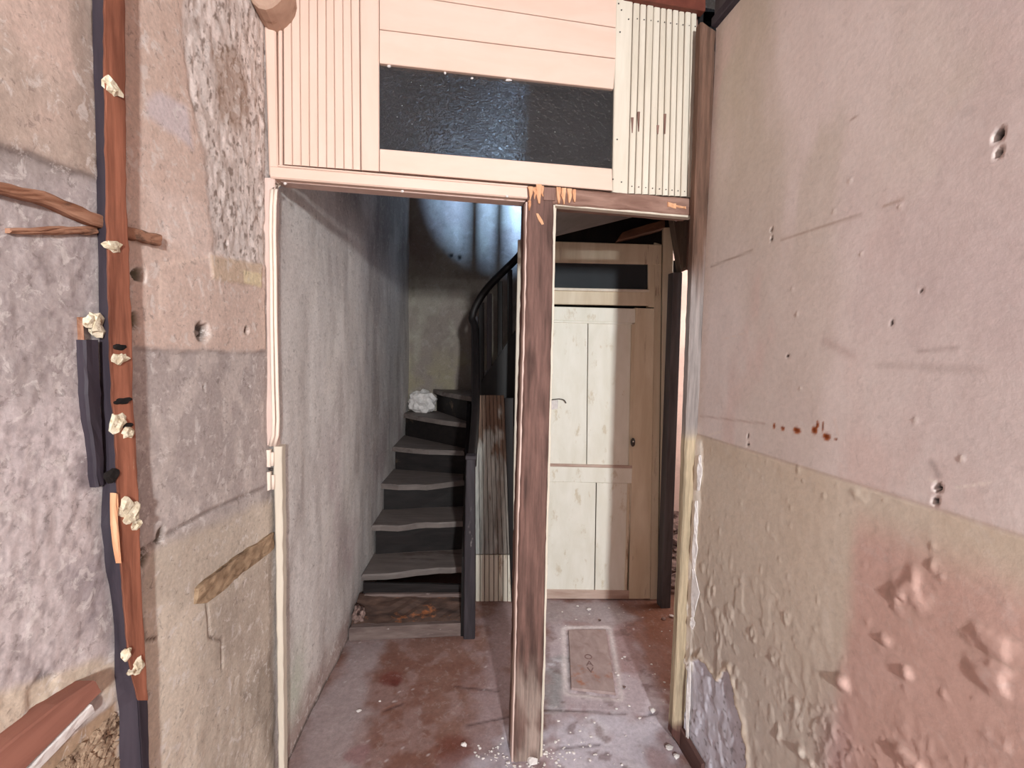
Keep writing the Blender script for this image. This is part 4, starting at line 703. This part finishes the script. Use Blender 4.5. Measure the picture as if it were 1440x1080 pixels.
strip('cover_strip', [(PB.px(709, 560, .012), PB.px(722, 560, .012)), (PB.px(719, 847, .012), PB.px(722, 847, .012))], .02, M['stair'], bd)
# ------------------------------------------------------------------ closet door
dr = thing('door_1', PD.px(840, 842), 'cream panelled closet door with a narrow dark transom at the back of the passage', 'door', kind='structure')
def dq(name, TL, TR, BR, BL, off, mt, th=.02, bev=.003, h=False, par=None): return strip(name, (hquad if h else quad)(PD, TL, TR, BR, BL, off), th, M[mt], par or dr, bev=bev)
dq('head_rail', (742, 338), (930, 344), (930, 372), (742, 368), .004, 'doorf', .04, h=True)
tg = dq('transom_pane', (740, 366), (913, 372), (913, 407), (740, 404), -.012, 'glass2', .005, .0005, h=True)
dq('transom_sill', (742, 403.5), (913, 407), (913, 411), (742, 407.5), .012, 'cream', .03, h=True)
dq('rail', (742, 408), (912, 411), (912, 430), (742, 427), .0, 'doorf', .04, h=True)
dq('stile', (911.5, 372), (921, 372), (921, 432), (911.5, 432), .0, 'doorf', .04)
# leaf
dq('top_rail', (742, 430), (893, 434), (893, 454), (742, 449), .002, 'door', .035, h=True)
dq('stile', (893, 433), (920, 434), (914, 842), (884, 842), .003, 'doorf', .035)
dq('stile', (738, 430), (752, 430), (742, 842), (728, 842), .003, 'door', .035)
dq('upper_panel', (750, 448), (826.5, 451), (824.5, 653), (744, 651), -.004, 'door', .015, .002); dq('upper_panel', (827.5, 451), (894, 454), (890, 656), (825.5, 653), -.005, 'door', .015, .002)
for tl, tr, br_, bl in (((888, 454), (893.4, 454), (889, 655), (884, 655)),): dq('panel_moulding', tl, tr, br_, bl, .003, 'doorf', .01)
dq('panel_moulding', (750, 449), (892, 453.5), (892, 457), (750, 452.5), .003, 'door', .01, h=True)
dq('lock_rail', (742, 655), (889, 658.5), (888, 680), (742, 677), .003, 'door', .035, h=True); dq('panel_moulding', (742, 651.5), (889, 655), (889, 658.8), (742, 655.3), .008, 'doorb', .02, h=True)
dq('lower_panel', (740, 676), (838, 679), (835.5, 832), (738, 830), -.003, 'door', .015, .002); dq('lower_panel', (839.3, 679), (889, 680), (880.5, 832), (836.8, 832), -.003, 'door', .015, .002)
dq('panel_moulding', (882.4, 680), (887, 680), (882, 830), (878, 830), .002, 'doorf', .008)
dq('bottom_rail', (732, 828.5), (906, 831), (905, 843), (732, 842), .002, 'doorb', .035, h=True)
kn = lump('knob', PD.px(890, 622, .022), (.013, .016, .026), M['iron'], dr, jit=.03, sub=3); lump('knob_pin', PD.px(890.5, 621, .038), (.005, .004, .005), M['cable'], kn, jit=.02, sub=1)
lt = strip('latch', quad(PD, (774, 563), (785, 563), (784.5, 575), (774, 576), .010), .012, M['chip'], dr, bev=.003); lt['label'] = 'small white latch block'
tube('hook', smoothpath([PD.px(776, 562, .018), PD.px(786, 561, .018), PD.px(793, 562.5, .018), PD.px(796, 567, .016)], 4), .0028, M['iron'], lt, 6)
# frame right and left
dq('frame_board', (920.5, 341), (931, 344), (925, 850), (914, 848), -.006, 'doorf', .05); dq('frame_gap_shade', (929, 344), (934, 345), (928, 851), (923, 851), -.012, 'stair', .04)  # dark strip stands in for shade in the gap between frame boards
dq('frame_board', (933, 320), (948, 320), (936, 853), (927, 851), .004, 'doorf', .05)
cs = dq('casing', (728.5, 337), (737, 337), (726.8, 847), (718.5, 847), .035, 'cream', .05); cs['label'] = 'cream left casing seen beside the post'
dq('casing_back', (737, 337), (745, 337), (735, 847), (727, 847), .02, 'brown', .05)
tag(block('wall_closet_back', (.05, 2.86, 0), (1.0, 2.90, 2.05), M['stair'], bev=0), 'dark closet back wall behind the door', 'wall', kind='structure')
tag(block('void_shade_sheet', (.12, 2.72, 2.08), (1.0, 2.76, 2.42), M['stair'], bev=0), 'dark sheet standing for the shaded void above the closet door', 'wall', kind='structure')  # dark sheet set where the open void is only in shade

# ------------------------------------------------------------------ debris
def chip(x, y, r_, label, mt='chip', name='plaster_chip'):
    q = fl(x, y); tag(lump(name, (q[0], q[1], r_*.45), (r_, r_*.8, r_*.5), M[mt], jit=.3, sub=1), label, 'debris', 'plaster chips on the floor')
for a_ in ((505, 1001, .011, 'white plaster chip on the red floor, midway to the stairs'), (652, 1049, .011, 'white plaster chip on the red floor left of the central post'), (534, 987, .006, 'tiny chip just behind the white one midway to the stairs'), (828, 858, .014, 'pale chip on the passage floor close to the closet door'), (812, 853, .009, 'small chip beside the pale one near the closet door'), (918, 1001, .016, 'flat white flake in front of the shadow on the passage floor'), (940, 1054, .016, 'white flake at the foot of the right timber, nearer the skirting'), (951, 1065, .014, 'white flake at the foot of the right timber, nearest the camera'), (843, 873, .010, 'dark crumb behind the stamped slab'), (878, 967, .008, 'dark crumb beside the near corner of the stamped slab'), (748, 1072, .020, 'yellowish lump of plaster at the front of the central post foot'), (933, 871, .013, 'grey chip beside the dark post of the side opening'), (945, 868, .016, 'broad pale chip on the sill of the side opening')):
    chip(*a_, mt='rubble' if 'dark' in a_[3] else 'chip')
sf = thing('floor_crumbs', fl(740, 1065), 'scatter of small plaster crumbs around the foot of the central post', 'debris', kind='stuff'); V = []; Fc = []
for k in range(170):
    if k < 110: x, y = random.gauss(735, 26), random.gauss(1066, 13)
    else: x, y = random.uniform(765, 950), random.uniform(850, 1078)
    if abs(x-743) < 27 and y < 1070: x += random.choice((-50, 48))
    q = fl(x, y); r_ = random.uniform(.0015, .0055); v, f = lumpgeo((q[0], q[1], r_*.4), (r_*1.3, r_, r_*.6), .3, 1); b = len(V); V += v; Fc += [tuple(i+b for i in t) for t in f]
tag(mesh('crumbs', V, Fc, M['chip'], sf), kind='stuff')
rh = thing('rubble_heap', (1.3, 3.4, 0), 'dark broken masonry heaped on the side room floor', 'rubble', kind='stuff'); V = []; Fc = []
for k in range(260):
    x, y = random.uniform(1.03, 1.75), random.uniform(2.75, 4.15); r_ = random.uniform(.025, .07); v, f = lumpgeo((x, y, random.uniform(.0, .05)), (r_*1.3, r_, r_*.7), .3, 1); b = len(V); V += v; Fc += [tuple(i+b for i in t) for t in f]
tag(mesh('heap', V, Fc, M['rubble'], rh), kind='stuff')
